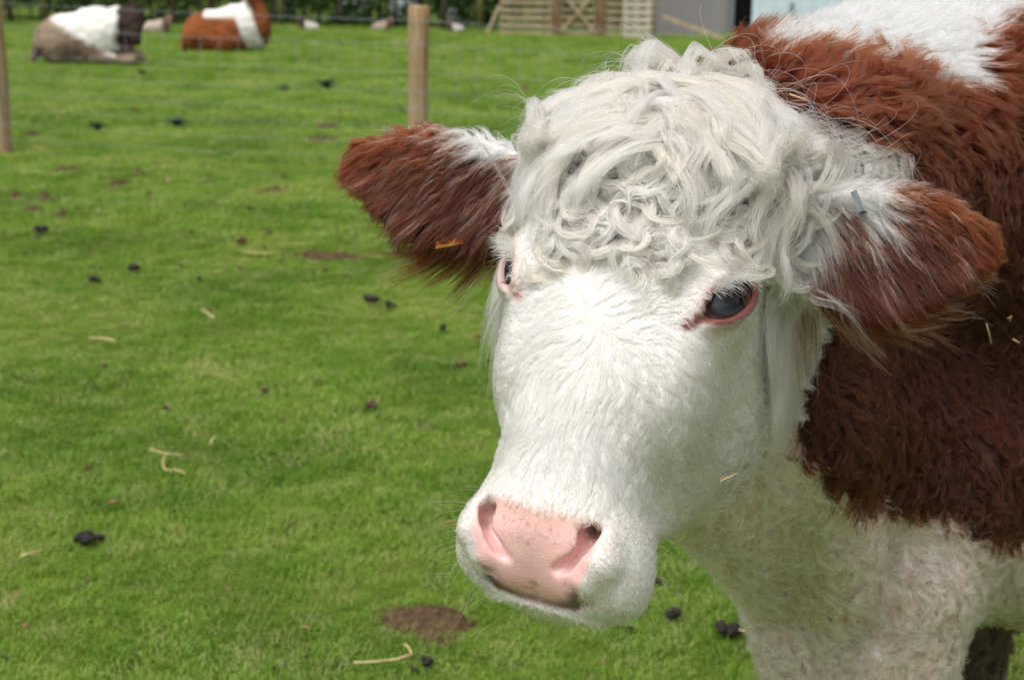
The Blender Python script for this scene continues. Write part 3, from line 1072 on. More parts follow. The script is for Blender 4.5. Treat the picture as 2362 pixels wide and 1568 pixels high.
m2 = nt.nodes.new('ShaderNodeMath'); m2.operation = 'MULTIPLY'; m2.inputs[1].default_value = 1 / .026
nt.links.new(ln.outputs['Value'], m2.inputs[0]); nt.links.new(m2.outputs[0], cr.inputs['Fac'])
nt.links.new(cr.outputs['Color'], b.inputs['Base Color'])
b.inputs['Roughness'].default_value = .05
b.inputs['Specular IOR Level'].default_value = .35
for side in (-1, 1):
    mir = np.array([side, 1, 1.0])
    ec = (EC - EN * .0065) * mir; gz = norm((EN + EA * (.28 if side > 0 else .10) - EB * .02) * mir)
    es, ef = uv_sphere(.0265, bulge=.03)
    ax_x = norm((EA * mir) - gz * (gz @ (EA * mir))); ax_y = np.cross(gz, ax_x)
    me = np_mesh('eye', es, ef)
    o = link('eye', me, eye_m, cow)
    Rw = (np.stack([ax_x, ax_y, gz]) @ HM)       # rows: world axes
    mw = Matrix.Identity(4)
    for r_ in range(3):
        for c2 in range(3):
            mw[r_][c2] = Rw[c2][r_]
    wc = from_head(ec)
    mw[0][3], mw[1][3], mw[2][3] = wc
    o.matrix_parent_inverse = Matrix.Identity(4)
    o.matrix_basis = Matrix.Translation(-Vector(cow.location)) @ mw
    # upper lashes
    k = 160
    uu = np.linspace(-.014, .027, k) + rng.normal(size=k) * .0006
    vv = -np.sqrt(np.clip(1 - (uu / .029) ** 2, .02, 1)) * .0165
    q = EC + uu[:, None] * EA + vv[:, None] * EB + EN * .0195
    q = q + rng.normal(size=q.shape) * .0008
    L_ = .018 + .014 * rng.random(k)
    s = np.linspace(0, 1, 8)
    d0 = EN * .9 - EB * .30; d1 = EB * .6 + EN * .55 + EA * .15
    jit = rng.normal(size=(k, 3)) * .22
    path = np.zeros((k, 8, 3)); path[:, 0] = q
    for i_ in range(1, 8):
        d = norm(d0 * (1 - s[i_]) + d1 * s[i_] + jit)
        path[:, i_] = path[:, i_ - 1] + d * (L_ / 7)[:, None]
    path = path * mir
    make_curves('eyelashes', from_head(path.reshape(-1, 3)).reshape(k, 8, 3), hair_color(q, np.zeros(k), .02), .00036, HAIR, cow, tip=.2)

k = 90
zz = HEADM & ~t_bald & (TCH[:, 2] < -.19) & (TCH[:, 1] > -.15)
GP, GN, _ = roots(np.where(zz, k / TAREA[zz].sum(), 0.0))
k = len(GP)
T = np.stack([to_head(GP)[:, 0] * 4, rng.normal(size=k) * .3, -.5 + rng.normal(size=k) * .4], 1) @ HM
cu = rng.normal(size=k) * .8
GG = grow(GP, GN, T, .03 + .035 * rng.random(k), 8, lambda s: np.full(k, 1.6 * (1 - s) + .5), lambda s: cu * s, grav=.3, collide=False)
make_curves('whiskers', GG, hair_color(GP, np.zeros(k), .1), .00014, HAIR, cow, tip=.3)

# ------------------------------------------------------------------ small things on the cow
def rot_to(zdir, xdir):
    z = Vector(zdir).normalized(); x = Vector(xdir); x = (x - z * x.dot(z)).normalized(); y = z.cross(x)
    m = Matrix.Identity(4)
    for r_ in range(3):
        m[r_][0], m[r_][1], m[r_][2] = x[r_], y[r_], z[r_]
    return m


COWBVH = BVHTree.FromPolygons([tuple(v) for v in V.tolist()], [tuple(f) for f in F.tolist()])


def hit(u, v):
    o = Vector(CAM); d = Vector(cam_pt(u, v, 1.0)) - o
    h = COWBVH.ray_cast(o, d.normalized())
    return h[0], h[1]


def box_mesh(name, sx, sy, sz, bev=.0, seg=2):
    import bmesh
    bm = bmesh.new()
    bmesh.ops.create_cube(bm, size=1.0)
    for v in bm.verts:
        v.co = Vector((v.co.x * sx, v.co.y * sy, v.co.z * sz))
    if bev:
        bmesh.ops.bevel(bm, geom=bm.edges[:], offset=bev, segments=seg, affect='EDGES')
    me = bpy.data.meshes.new(name); bm.to_mesh(me); bm.free()
    return me


metal = simple_mat('tag_metal', (.16, .18, .19), rough=.42, noise=(.24, .26, .27), nscale=60)
metal.node_tree.nodes['Principled BSDF'].inputs['Metallic'].default_value = .7
yellow = simple_mat('tag_yellow', (.42, .20, .012), rough=.5, noise=(.34, .15, .010), nscale=30)
ink = simple_mat('ink', (.02, .015, .012), rough=.6)

hp, hn = hit(1988, 470)
t = thing('ear_tag', 'small folded silvery metal tag on the white part of the right-hand ear', 'ear tag', hp)
R = rot_to(CR @ norm(np.array([-.55, .1, .8])), CR @ np.array([.42, -.90, 0]) * 1.0)
for nm, sz, off in (('tag_plate', (.022, .0085, .0016), (0, 0, .014)), ('tag_fold', (.0016, .0085, .012), (.0112, 0, .0085))):
    o = link(nm, box_mesh(nm, sz[0], sz[1] * .75, sz[2], bev=.0004), metal, t)
    o.matrix_parent_inverse = Matrix.Identity(4)
    o.matrix_basis = R @ Matrix.Translation(off)
e_ = EARS[0]
hp = Vector(from_head(e_[0] + e_[2] * .136 - e_[3] * .060))
t = thing('ear_tag', 'yellow ear tag with a black digit half hidden in the left-hand ear', 'ear tag', hp)
R = rot_to((CR @ Fh), CR @ np.array([1.0, .03, 0]))
o = link('tag_plate', box_mesh('tag_plate', .034, .036, .0015, bev=.0006), yellow, t)
o.matrix_parent_inverse = Matrix.Identity(4); o.matrix_basis = R @ Matrix.Translation((0, -.006, .0275))
vs = []; fs = []
for k in range(24):
    a = 2 * math.pi * k / 24
    for zz_ in (0, .0004):
        for rr in (1.0, .62):
            vs.append((.0075 * (rr if rr == 1 else .55) * math.cos(a), .0125 * (rr if rr == 1 else .74) * math.sin(a), zz_))
for k in range(24):
    a0, a1 = k * 4, (k + 1) % 24 * 4
    fs += [(a0 + 2, a1 + 2, a1 + 3, a0 + 3), (a0, a1, a1 + 2, a0 + 2), (a0 + 1, a0 + 3, a1 + 3, a1 + 1)]
o = link('digit', np_mesh('digit', np.array(vs), np.array(fs), smooth=False), ink, t)
o.matrix_parent_inverse = Matrix.Identity(4); o.matrix_basis = R @ Matrix.Translation((-.007, -.008, .0285))

straw_m = simple_mat('straw', (.50, .36, .16), rough=.6, noise=(.62, .50, .28), nscale=40)


def tube(name, pts, r, mat, parent=None, sides=6, flat=1.0):
    """bent stalk through the points"""
    pts = [Vector(p) for p in pts]
    vs = []; fs = []
    n = len(pts)
    for i, p in enumerate(pts):
        d = (pts[min(i + 1, n - 1)] - pts[max(i - 1, 0)]).normalized()
        up = Vector((0, 0, 1)) if abs(d.z) < .9 else Vector((1, 0, 0))
        x = d.cross(up).normalized(); y = x.cross(d)
        rr = r if np.isscalar(r) else r[i]
        for k in range(sides):
            a = 2 * math.pi * k / sides
            vs.append(tuple(p + x * math.cos(a) * rr + y * math.sin(a) * rr * flat))
    for i in range(n - 1):
        for k in range(sides):
            a0 = i * sides + k; a1 = i * sides + (k + 1) % sides
            fs.append((a0, a1, a1 + sides, a0 + sides))
    me = bpy.data.meshes.new(name)
    fs2 = [tuple(f) for f in fs] + [tuple(range(sides))[::-1], tuple((n - 1) * sides + k for k in range(sides))]
    me.from_pydata(vs, [], fs2); me.update()
    for p in me.polygons: p.use_smooth = len(p.vertices) == 4
    return link(name, me, mat, parent)


COAT_STRAW = [([(2342, 645), (2350, 668), (2358, 690)], 'pale straw stalk caught in the brown flank at the right edge, bent like a tick'),
              ([(2308, 712), (2318, 708), (2316, 722)], 'short curled bit of straw on the brown flank below the bent stalk'),
              ([(2258, 722), (2266, 748), (2274, 775)], 'thin golden straw standing upright on the brown flank beyond the ear'),
              ([(2326, 764), (2342, 773)], 'stubby cream straw chip on the brown flank at the right edge'),
              ([(1618, 1080), (1640, 1073), (1655, 1066)], 'tan seed husk lying on the white cheek above the jaw'),
              ([(1808, 258), (1842, 268)], 'small straw stuck behind the poll where the white forelock meets the brown neck')]
for pts, lab in COAT_STRAW:
    w = []
    for u, v in pts:
        h, n_ = hit(u, v)
        w.append(h + n_ * .024)
    o = tube('straw_stalk', w, .0011, straw_m)
    tag(o, lab, 'straw', 'straw caught in the coat of the cow')

# ------------------------------------------------------------------ ground
def gz_(x, y):
    x = np.asarray(x, float); y = np.asarray(y, float)
    P = np.stack([x, y, np.zeros_like(x)], -1).reshape(-1, 3)
    n = (vnoise(P, .35, 90) - .5) * .10 + (vnoise(P, 1.3, 91) - .5) * .035 + (vnoise(P, 5, 92) - .5) * .012
    return (n.reshape(x.shape)) * np.clip((y - .5) / 6, .25, 1)


def gline(a, b, n, g=1.0):
    t_ = np.linspace(0, 1, n) ** g
    return a + (b - a) * t_


gxs = np.concatenate([-gline(8, 400, 40, 2.2)[::-1][:-1], np.linspace(-8, 8, 161), gline(8, 400, 40, 2.2)[1:]])
gys = np.concatenate([-gline(2, 200, 20, 2)[::-1], np.linspace(-1.9, 14, 170), gline(14, 600, 80, 2.2)[1:]])
XX, YY = np.meshgrid(gxs, gys, indexing='ij')
ZZ = gz_(XX, YY)
gv = np.stack([XX, YY, ZZ], -1).reshape(-1, 3)
ny_ = len(gys)
ii, jj = np.meshgrid(np.arange(len(gxs) - 1), np.arange(ny_ - 1), indexing='ij')
q0 = (ii * ny_ + jj).ravel()
gf = np.stack([q0, q0 + ny_, q0 + ny_ + 1, q0 + 1], 1)
gm = np_mesh('ground', gv, gf)
turf, nt, b = new_mat('turf')
b.inputs['Roughness'].default_value = .95; b.inputs['Specular IOR Level'].default_value = .1
tc = nt.nodes.new('ShaderNodeTexCoord')


def noise_node(nt, scale, detail=4, src=None, out='Object'):
    nz = nt.nodes.new('ShaderNodeTexNoise'); nz.inputs['Scale'].default_value = scale; nz.inputs['Detail'].default_value = detail
    nt.links.new(src, nz.inputs['Vector'])
    return nz.outputs['Fac']


def ramp(nt, fac, stops):
    cr = nt.nodes.new('ShaderNodeValToRGB'); e = cr.color_ramp.elements
    e[0].position, e[0].color = stops[0][0], (*stops[0][1], 1)
    e[1].position, e[1].color = stops[-1][0], (*stops[-1][1], 1)
    for po, c4 in stops[1:-1]:
        x = e.new(po); x.color = (*c4, 1)
    nt.links.new(fac, cr.inputs['Fac'])
    return cr.outputs['Color']


def mixc(nt, fac, a, b_):
    m = nt.nodes.new('ShaderNodeMix'); m.data_type = 'RGBA'
    nt.links.new(fac, m.inputs[0]); nt.links.new(a, m.inputs[6]); nt.links.new(b_, m.inputs[7])
    return m.outputs[2]


c1 = ramp(nt, noise_node(nt, 1.1, 6, tc.outputs['Object']), [(.35, (.06, .10, .012)), (.52, (.09, .135, .018)), (.68, (.12, .16, .025))])
c2 = ramp(nt, noise_node(nt, 9, 6, tc.outputs['Object']), [(.3, (.06, .075, .018)), (.7, (.11, .16, .022))])
f_ = nt.nodes.new('ShaderNodeValue'); f_.outputs[0].default_value = .5
nt.links.new(mixc(nt, f_.outputs[0], c1, c2), b.inputs['Base Color'])
ground = link('ground', gm, turf)
tag(ground, 'short green pasture turf', None, None, 'structure')

# ------------------------------------------------------------------ grass: tufts on points
blade_m, nt, b = new_mat('grass_blade')
geo = nt.nodes.new('ShaderNodeNewGeometry')
oi = nt.nodes.new('ShaderNodeObjectInfo')
n1 = noise_node(nt, 1.1, 5, geo.outputs['Position'])
cA = ramp(nt, n1, [(.34, (.105, .225, .018)), (.50, (.205, .365, .032)), (.64, (.34, .44, .075))])
cB = ramp(nt, oi.outputs['Random'], [(.0, (.065, .16, .016)), (.5, (.195, .345, .034)), (.80, (.37, .46, .10)), (.92, (.62, .53, .30))])
f_ = nt.nodes.new('ShaderNodeValue'); f_.outputs[0].default_value = .45
cc_ = mixc(nt, f_.outputs[0], cA, cB)
nt.links.new(cc_, b.inputs['Base Color'])
b.inputs['Roughness'].default_value = .55; b.inputs['Specular IOR Level'].default_value = .3
tr = nt.nodes.new('ShaderNodeBsdfTranslucent'); nt.links.new(cc_, tr.inputs['Color'])
ms = nt.nodes.new('ShaderNodeMixShader'); ms.inputs[0].default_value = .38
nt.links.new(b.outputs[0], ms.inputs[1]); nt.links.new(tr.outputs[0], ms.inputs[2])
nt.links.new(ms.outputs[0], nt.nodes['Material Output'].inputs['Surface'])


def tuft_mesh(nb, rad, h, w, seed):
    r = np.random.default_rng(seed)
    vs = []; fs = []
    for _ in range(nb):
        a = r.random() * 6.28; d = rad * math.sqrt(r.random())
        x, y = d * math.cos(a), d * math.sin(a)
        f = r.random() * 6.28; L = h * (.45 + .75 * r.random()); lean = .35 + 1.2 * r.random()
        dx, dy = math.cos(f), math.sin(f); px, py = -dy * w / 2, dx * w / 2
        o = len(vs)
        for t_, wd in ((0, 1), (.5, .85), (1, .15)):
            off = L * lean * t_ * t_ * .7; z = L * t_ * (1 - .28 * lean * t_)
            vs += [(x + dx * off - px * wd, y + dy * off - py * wd, z), (x + dx * off + px * wd, y + dy * off + py * wd, z)]
        fs += [(o, o + 1, o + 3, o + 2), (o + 2, o + 3, o + 5, o + 4)]
    me = bpy.data.meshes.new('tuft'); me.from_pydata(vs, [], fs); me.update()
    me.materials.append(blade_m)
    return me


SOIL = [  # u, v, half-width m, half-depth m, height, label
    (985, 1440, .125, .115, 'large bare reddish brown soil patch in the turf below the muzzle of the cow'),
    (745, 596, .27, .06, 'long thin dark brown streak of bare soil left of the cow\'s left-hand eye'),
    (736, 328, .13, .10, 'dark brown soil patch just left of the tip of the ear, beyond the fence'),
    (632, 446, .13, .06, 'pale brown scuffed soil patch above the long brown streak'),
    (270, 430, .09, .10, 'raised brown clod of soil, the largest in the left half of the meadow'),
    (102, 460, .08, .06, 'flat brown earth patch with two others beside it near the left edge'),
    (36, 458, .05, .05, 'small earth patch at the left edge of the picture'),
    (75, 489, .07, .05, 'dark earth patch just under the pair of patches near the left edge'),
    (145, 497, .05, .045, 'small purplish brown clod at the right end of the earth patches near the left edge'),
    (150, 398, .12, .07, 'faint broken brown strip of earth above the clods near the left edge'),
    (315, 402, .05, .05, 'small brown scar in the turf behind the largest clod'),
    (72, 314, .07, .06, 'small reddish clod beside the base of the left-hand fence post'),
    (755, 297, .12, .07, 'faint brown scar between the fence and the dark green rosette'),
    (342, 457, .04, .045, 'dark clod right of the largest brown clod'),
    (1212, 208, .09, .08, 'dark brown scar right of the round fence post'),
]
HOLES = []
for u, v, hw, hd, lab in SOIL:
    g = ground_pt(u, v); HOLES.append((g[0], g[1], hw, hd * max(1.0, g[1] / 5)))

gp_pts = []
for y0, y1, dn, sc in ((2.2, 4.2, 1500, .75), (4.2, 7.5, 900, .85), (7.5, 13, 420, 1.15), (13, 22, 170, 1.7), (22, 36, 70, 2.4)):
    hw0 = 1180 / FPX * y1 * 1.35 + .8
    n = int(dn * (y1 - y0) * 2 * hw0)
    x = (rng.random(n) * 2 - 1) * hw0; y = y0 + (y1 - y0) * rng.random(n)
    ok = np.abs(x) < (1180 / FPX * y * 1.35 + .8)
    x, y = x[ok], y[ok]
    P = np.stack([x, y, np.zeros_like(x)], 1)
    keep = np.ones(len(x), bool)
    for hx, hy, hw, hd in HOLES:
        keep &= (((x - hx) / hw) ** 2 + ((y - hy) / hd) ** 2 + (vnoise(P, 22, 95) - .5) * 1.5) > .55
    x, y, P = x[keep], y[keep], P[keep]
    s_ = sc * (.70 + .55 * vnoise(P, 1.6, 96) + .35 * (vnoise(P, 7, 97) - .5)) * (.65 + .7 * rng.random(len(x)))
    gp_pts.append(np.stack([x, y, gz_(x, y), s_], 1))
gp_pts = np.concatenate(gp_pts)
gme = bpy.data.meshes.new('grass')
gme.vertices.add(len(gp_pts)); gme.vertices.foreach_set('co', gp_pts[:, :3].astype(np.float32).ravel())
set_attr(gme, 'ts', gp_pts[:, 3], 'FLOAT')
set_attr(gme, 'ta', rng.random(len(gp_pts)) * 6.28, 'FLOAT')
grass = link('grass', gme)
tag(grass, 'short bright green pasture grass', None, None, 'stuff')
ng = bpy.data.node_groups.new('grass_tufts', 'GeometryNodeTree')
ng.interface.new_socket('Geometry', in_out='INPUT', socket_type='NodeSocketGeometry')
ng.interface.new_socket('Geometry', in_out='OUTPUT', socket_type='NodeSocketGeometry')
gi_ = ng.nodes.new('NodeGroupInput'); go_ = ng.nodes.new('NodeGroupOutput')
tufts = [tuft_mesh(34, .050, .030, .0034, k) for k in range(4)] + [tuft_mesh(22, .055, .040, .0026, 9), tuft_mesh(26, .050, .016, .0090, 11)]
# meshes enter the node tree through small objects kept out of the scene collection
join = ng.nodes.new('GeometryNodeGeometryToInstance')
for me in tufts:
    ob = bpy.data.objects.new('grass_tuft', me)
    oi_ = ng.nodes.new('GeometryNodeObjectInfo'); oi_.inputs['Object'].default_value = ob
    ng.links.new(oi_.outputs['Geometry'], join.inputs[0])
ip = ng.nodes.new('GeometryNodeInstanceOnPoints')
m2p = ng.nodes.new('GeometryNodeMeshToPoints')
ng.links.new(gi_.outputs[0], m2p.inputs[0]); ng.links.new(m2p.outputs[0], ip.inputs['Points'])
ng.links.new(join.outputs[0], ip.inputs['Instance'])
ip.inputs['Pick Instance'].default_value = True
na = ng.nodes.new('GeometryNodeInputNamedAttribute'); na.data_type = 'FLOAT'; na.inputs['Name'].default_value = 'ts'
ng.links.new(na.outputs['Attribute'], ip.inputs['Scale'])
nb = ng.nodes.new('GeometryNodeInputNamedAttribute'); nb.data_type = 'FLOAT'; nb.inputs['Name'].default_value = 'ta'
cx = ng.nodes.new('ShaderNodeCombineXYZ'); ng.links.new(nb.outputs['Attribute'], cx.inputs[2])
e2r = ng.nodes.new('FunctionNodeEulerToRotation'); ng.links.new(cx.outputs[0], e2r.inputs[0])
ng.links.new(e2r.outputs[0], ip.inputs['Rotation'])
ng.links.new(ip.outputs[0], go_.inputs[0])
md = grass.modifiers.new('tufts', 'NODES'); md.node_group = ng
print('grass', len(gp_pts))

# ------------------------------------------------------------------ things lying on the ground
soil_m = simple_mat('soil', (.048, .028, .014), rough=.95, noise=(.125, .080, .045), bump=.8, nscale=45, spec=.1)
dung_m = simple_mat('dung', (.012, .010, .011), rough=.75, noise=(.035, .026, .024), bump=.7, nscale=60, spec=.25)
rdung_m = simple_mat('dry_dung', (.06, .026, .018), rough=.85, noise=(.12, .06, .045), bump=.7, nscale=60, spec=.2)
leaf_m = simple_mat('dry_leaf', (.32, .16, .09), rough=.8, noise=(.46, .28, .17), nscale=50)


def gpt(u, v):
    g = ground_pt(u, v)
    for _ in range(3):
        g = ground_pt(u, v, float(gz_(g[0], g[1])))
    return g


def lumpy(name, hw, hd, hh, seed, n=22, rough=.5):
    """flat lumpy mound"""
    r = np.random.default_rng(seed)
    vs = [(0, 0, hh)]; fs = []
    rings = 9; seg = 36
    ph = r.random(6) * 6.28
    for i in range(1, rings + 1):
        t_ = i / rings
        for k in range(seg):
            a = 2 * math.pi * k / seg
            rr = t_ * (1 + .16 * math.sin(2 * a + ph[0]) + .12 * math.sin(3 * a + ph[1]) + .08 * math.sin(5 * a + ph[2]) + .05 * math.sin(9 * a + ph[3]))
            x, y = rr * hw * math.cos(a), rr * hd * math.sin(a)
            z = hh * (1 - t_ ** 2.2)
            q = np.array([[x, y, seed * 3.1]])
            z += (float(vnoise(q, 30, 3)[0]) - .5) * hh * rough * 2 * (1 - t_ ** 4) + (float(vnoise(q, 90, 4)[0]) - .5) * hh * rough * 1.6 * (1 - t_ ** 4)
            vs.append((x, y, z if i < rings else -.015))
    for k in range(seg):
        fs.append((0, 1 + k, 1 + (k + 1) % seg))
    for i in range(rings - 1):
        for k in range(seg):
            a0 = 1 + i * seg + k; a1 = 1 + i * seg + (k + 1) % seg
            fs.append((a0, a0 + seg, a1 + seg, a1))
    me = bpy.data.meshes.new(name); me.from_pydata(vs, [], fs); me.update()
    for p in me.polygons: p.use_smooth = True
    return me


for i, (u, v, hw, hd, lab) in enumerate(SOIL):
    g = gpt(u, v)
    o = link('soil_patch', lumpy('soil_patch', hw, hd * max(1.0, g[1] / 5), (.014 + .0018 * g[1]) if i else .020, i + 1), soil_m)
    o.location = (g[0], g[1], g[2] - .0)
    tag(o, lab, 'soil patch', 'bare soil patches in the meadow')


def clump(name, hw, n, seed, h=.6):
    """pile of small rounded lumps, one mesh"""
    r = np.random.default_rng(seed)
    vs = []; fs = []
    import bmesh
    bm = bmesh.new()
    for k in range(n):
        rr = hw * (.30 + .30 * r.random()) if n > 1 else hw * .8
        c = Vector(((r.random() - .5) * hw * 1.3, (r.random() - .5) * hw * 1.1, rr * h + (r.random() * hw * .25 if k else 0)))
        ret = bmesh.ops.create_icosphere(bm, subdivisions=2, radius=rr)
        ph = r.random(3) * 9
        for v_ in ret['verts']:
            q = v_.co * (1 + .14 * math.sin(v_.co.x / rr * 4 + ph[0]) + .12 * math.sin(v_.co.y / rr * 5 + ph[1]) + .08 * math.sin(v_.co.z / rr * 6 + ph[2]))
            v_.co = Vector((q.x, q.y * .9, q.z * .72)) + c
    me = bpy.data.meshes.new(name); bm.to_mesh(me); bm.free()
    for p in me.polygons: p.use_smooth = True
    return me


DUNG = [  # u, v, half width px, lumps, label, dry?
    (305, 634, 15, 5, 'black lumpy dropping, upper of two in the left part of the meadow', 0),
    (221, 661, 15, 4, 'black dropping lying lower left of another one in the left part of the meadow', 0),
    (860, 706, 18, 5, 'black dropping, left one of the touching pair under the left-hand ear', 0),
    (896, 720, 15, 5, 'black dropping, right one of the touching pair under the left-hand ear', 0),
    (1022, 771, 12, 4, 'single black dropping left of the cow\'s cheek, below the pair', 0),
    (1128, 732, 13, 4, 'dark dropping partly hidden by the face just under the left-hand eye', 0),
    (428, 788, 9, 3, 'tiny brown dropping above the middle of the left meadow', 1),
    (463, 656, 9, 3, 'tiny dark dropping straight below the thin brown dropping', 0),
    (627, 550, 10, 3, 'tiny brown dropping above the left end of the long soil streak', 1),
    (573, 494, 11, 3, 'tiny brown dropping below the pale scuffed soil patch', 1),
    (556, 572, 14, 4, 'flat brown dropping left of the long soil streak', 1),
    (97, 546, 17, 5, 'flat dark dropping below the clods at the left edge', 0),
    (1065, 858, 12, 4, 'faint brown dropping left of the cheek, the left one of two', 1),
    (1130, 850, 12, 4, 'brown dropping touching the outline of the cheek', 1),
    (856, 951, 17, 6, 'dark red-brown dropping in the open turf left of the nose bridge', 1),
    (611, 916, 15, 4, 'reddish dropping in the middle of the left meadow', 1),
    (195, 1262, 24, 7, 'broad cluster of black pellets low on the left side', 0),
    (228, 1256, 14, 4, 'small black pellets just right of the broad cluster low on the left', 0),
    (1549, 1429, 20, 6, 'black lumpy dropping right below the chin', 0),
    (1680, 1474, 29, 8, 'largest black dropping, between the chin and the foreleg', 0),
    (986, 1539, 17, 5, 'black dropping beside the bent straw at the bottom edge', 0),
    (956, 1559, 11, 4, 'small black dropping right at the bottom edge under the bent straw', 0),
    (1447, 1461, 9, 3, 'tiny black pellet straight below the chin', 0),
    (1514, 1358, 11, 3, 'small black pellet against the edge of the muzzle', 0),
    (703, 1529, 8, 3, 'tiny black pellet left of the bottom straw', 0),
    (630, 1553, 7, 3, 'tiny black pellet at the bottom edge left of centre', 0),
    (11, 1528, 8, 3, 'tiny black pellet in the bottom left corner', 0),
    (1790, 1490, 10, 3, 'small dark pellet touching the edge of the brisket', 0),
]
for i, (u, v, hwp, nl, lab, dry) in enumerate(DUNG):
    g = gpt(u, v); d = math.hypot(g[1], 1.5)
    o = link('dropping', clump('dropping', hwp / FPX * d * 1.1, nl, 100 + i), rdung_m if dry else dung_m)
    o.location = (g[0], g[1], g[2] + .004 + .003 * min(g[1], 7)); o.rotation_euler.z = i * 1.3
    tag(o, lab, 'dropping', 'animal droppings in the grass')

STRAWS = [
    ([(466, 730), (482, 742), (495, 752)], 'short pale straw lying slantwise in the upper left meadow'),
    ([(208, 799), (232, 798), (252, 801), (268, 806)], 'level pale straw in the left meadow'),
    ([(345, 1060), (380, 1068), (420, 1074)], 'long upper stalk of the Y-shaped straw group'),
    ([(386, 1068), (376, 1088), (380, 1106), (398, 1110)], 'hooked middle stalk of the Y-shaped straw group'),
    ([(400, 1106), (430, 1116)], 'short low stalk at the right end of the Y-shaped straw group'),
    ([(485, 1046), (490, 1036), (502, 1028)], 'small bent straw right above the Y-shaped group'),
    ([(50, 1310), (75, 1303), (98, 1296)], 'pale straw at the left edge low in the picture'),
    ([(815, 1560), (860, 1558), (915, 1552), (950, 1540), (942, 1524), (932, 1516)], 'long bent straw with a hooked end at the bottom edge'),
    ([(562, 596), (590, 598), (628, 601)], 'faint straw at the left end of the long soil streak'),
    ([(78, 352), (106, 357)], 'short straw chip near the base of the left-hand fence post'),
    ([(388, 420), (392, 432), (397, 422)], 'tiny v-shaped straw in the upper left meadow'),
    ([(1702, 1482), (1735, 1492), (1772, 1492)], 'pale stalk lying beside the largest black dropping'),
    ([(1755, 1545), (1768, 1562), (1775, 1568)], 'straw at the bottom edge next to the foreleg'),
]
for pts, lab in STRAWS:
    w = [Vector(gpt(u, v)) + Vector((0, 0, .034)) for u, v in pts]
    o = tube('straw_stalk', w, .0024 if w[0].y < 5 else .004, straw_m)
    tag(o, lab, 'straw', 'straw stalks scattered on the grass')

LEAVES = [(262, 1186, 14, 'pinkish tan dead leaf in the lower left meadow'), (410, 1247, 9, 'small tan leaf scrap above the middle of the lower left meadow'),
          (525, 1387, 10, 'tan dead leaf left of the big soil patch'), (36, 1404, 15, 'pinkish dead leaf at the left edge low down'),
          (1387, 1557, 10, 'tan leaf scrap at the bottom edge under the chin'), (1490, 1415, 11, 'tan dead leaf touching the underside of the muzzle'),
          (60, 1473, 11, 'pale dead leaf in the bottom left corner'), (1100, 798, 15, 'pale tan leaf left of the cheek at eye height below the droppings'),
          (708, 1478, 10, 'straw coloured leaf scrap left of the big soil patch near the bottom'), (307, 260, 12, 'tan scrap far off between the two lying cattle'),
          (925, 261, 11, 'tan scrap just left of the round fence post'), (1036, 1235, 12, 'reddish dead leaf left of the muzzle')]
for i, (u, v, hwp, lab) in enumerate(LEAVES):
    g = gpt(u, v); d = math.hypot(g[1], 1.5); hw = hwp / FPX * d
    r = np.random.default_rng(i + 40)
    vs = []; fs = []
    for a in range(7):
        t_ = a / 6; wv_ = math.sin(math.pi * (t_ * .9 + .05)) * .42
        for sgn in (-1, 0, 1):
            vs.append(((t_ * 2 - 1) * hw, sgn * wv_ * hw * (1 + .3 * (r.random() - .5)), hw * (.35 * abs(sgn) + .25 * math.sin(t_ * 4)) + .003 * r.random()))
    for a in range(6):
        for sgn in (0, 1):
            o_ = a * 3 + sgn; fs.append((o_, o_ + 3, o_ + 4, o_ + 1))
    me = bpy.data.meshes.new('dead_leaf'); me.from_pydata(vs, [], fs); me.update()
    o = link('dead_leaf', me, leaf_m); o.location = (g[0], g[1], g[2] + .030); o.rotation_euler = (r.random() * .5, r.random() * .4, r.random() * 3)
    sm = o.modifiers.new('s', 'SOLIDIFY'); sm.thickness = .0008
    tag(o, lab, 'leaf', 'dead leaves on the grass')

thistle_m = simple_mat('rosette_leaf', (.018, .060, .030), rough=.6, noise=(.04, .11, .055), nscale=20)
for i, (u, v, hwp, lab) in enumerate(((755, 211, 34, 'dark blue-green leaf rosette, the largest, left of the round fence post'),
                                      (655, 216, 22, 'faint blue-green rosette left of the largest one'),
                                      (410, 298, 33, 'flat dark green rosette beneath the lying brown cow'),
                                      (225, 305, 28, 'dark green rosette beneath the lying grey-brown cow'),
                                      (328, 176, 17, 'small green rosette in front of the lying grey-brown cow'))):
    g = gpt(u, v); d = math.hypot(g[1], 1.5); hw = hwp / FPX * d
    t = thing('weed_rosette', lab, 'plant', (g[0], g[1], g[2]), i * .7, 'dark weed rosettes in the far meadow')
    vs = []
    for t_ in np.linspace(0, 1, 6):
        w_ = .17 * math.sin(math.pi * min(1, t_ * .85 + .1)) * hw
        z = hw * (.42 * math.sin(t_ * 2.2) )
        vs += [(t_ * hw, -w_, z + .01), (t_ * hw, 0, z - .02 * hw), (t_ * hw, w_, z + .01)]
    fs = []
    for a in range(5):
        for q in (0, 1):
            o_ = a * 3 + q; fs.append((o_, o_ + 3, o_ + 4, o_ + 1))
    me = bpy.data.meshes.new('leaf'); me.from_pydata(vs, [], fs); me.update(); me.materials.append(thistle_m)
    for k in range(15):
        o = link('leaf', me, None, t)
        o.matrix_parent_inverse = Matrix.Identity(4)
        o.rotation_euler = (0, -.12 - .25 * (k % 3), k * 2 * math.pi / 15 + .1 * (k % 2)); s_ = .75 + .25 * ((k * 7) % 5) / 4
        o.scale = (s_, s_, s_)

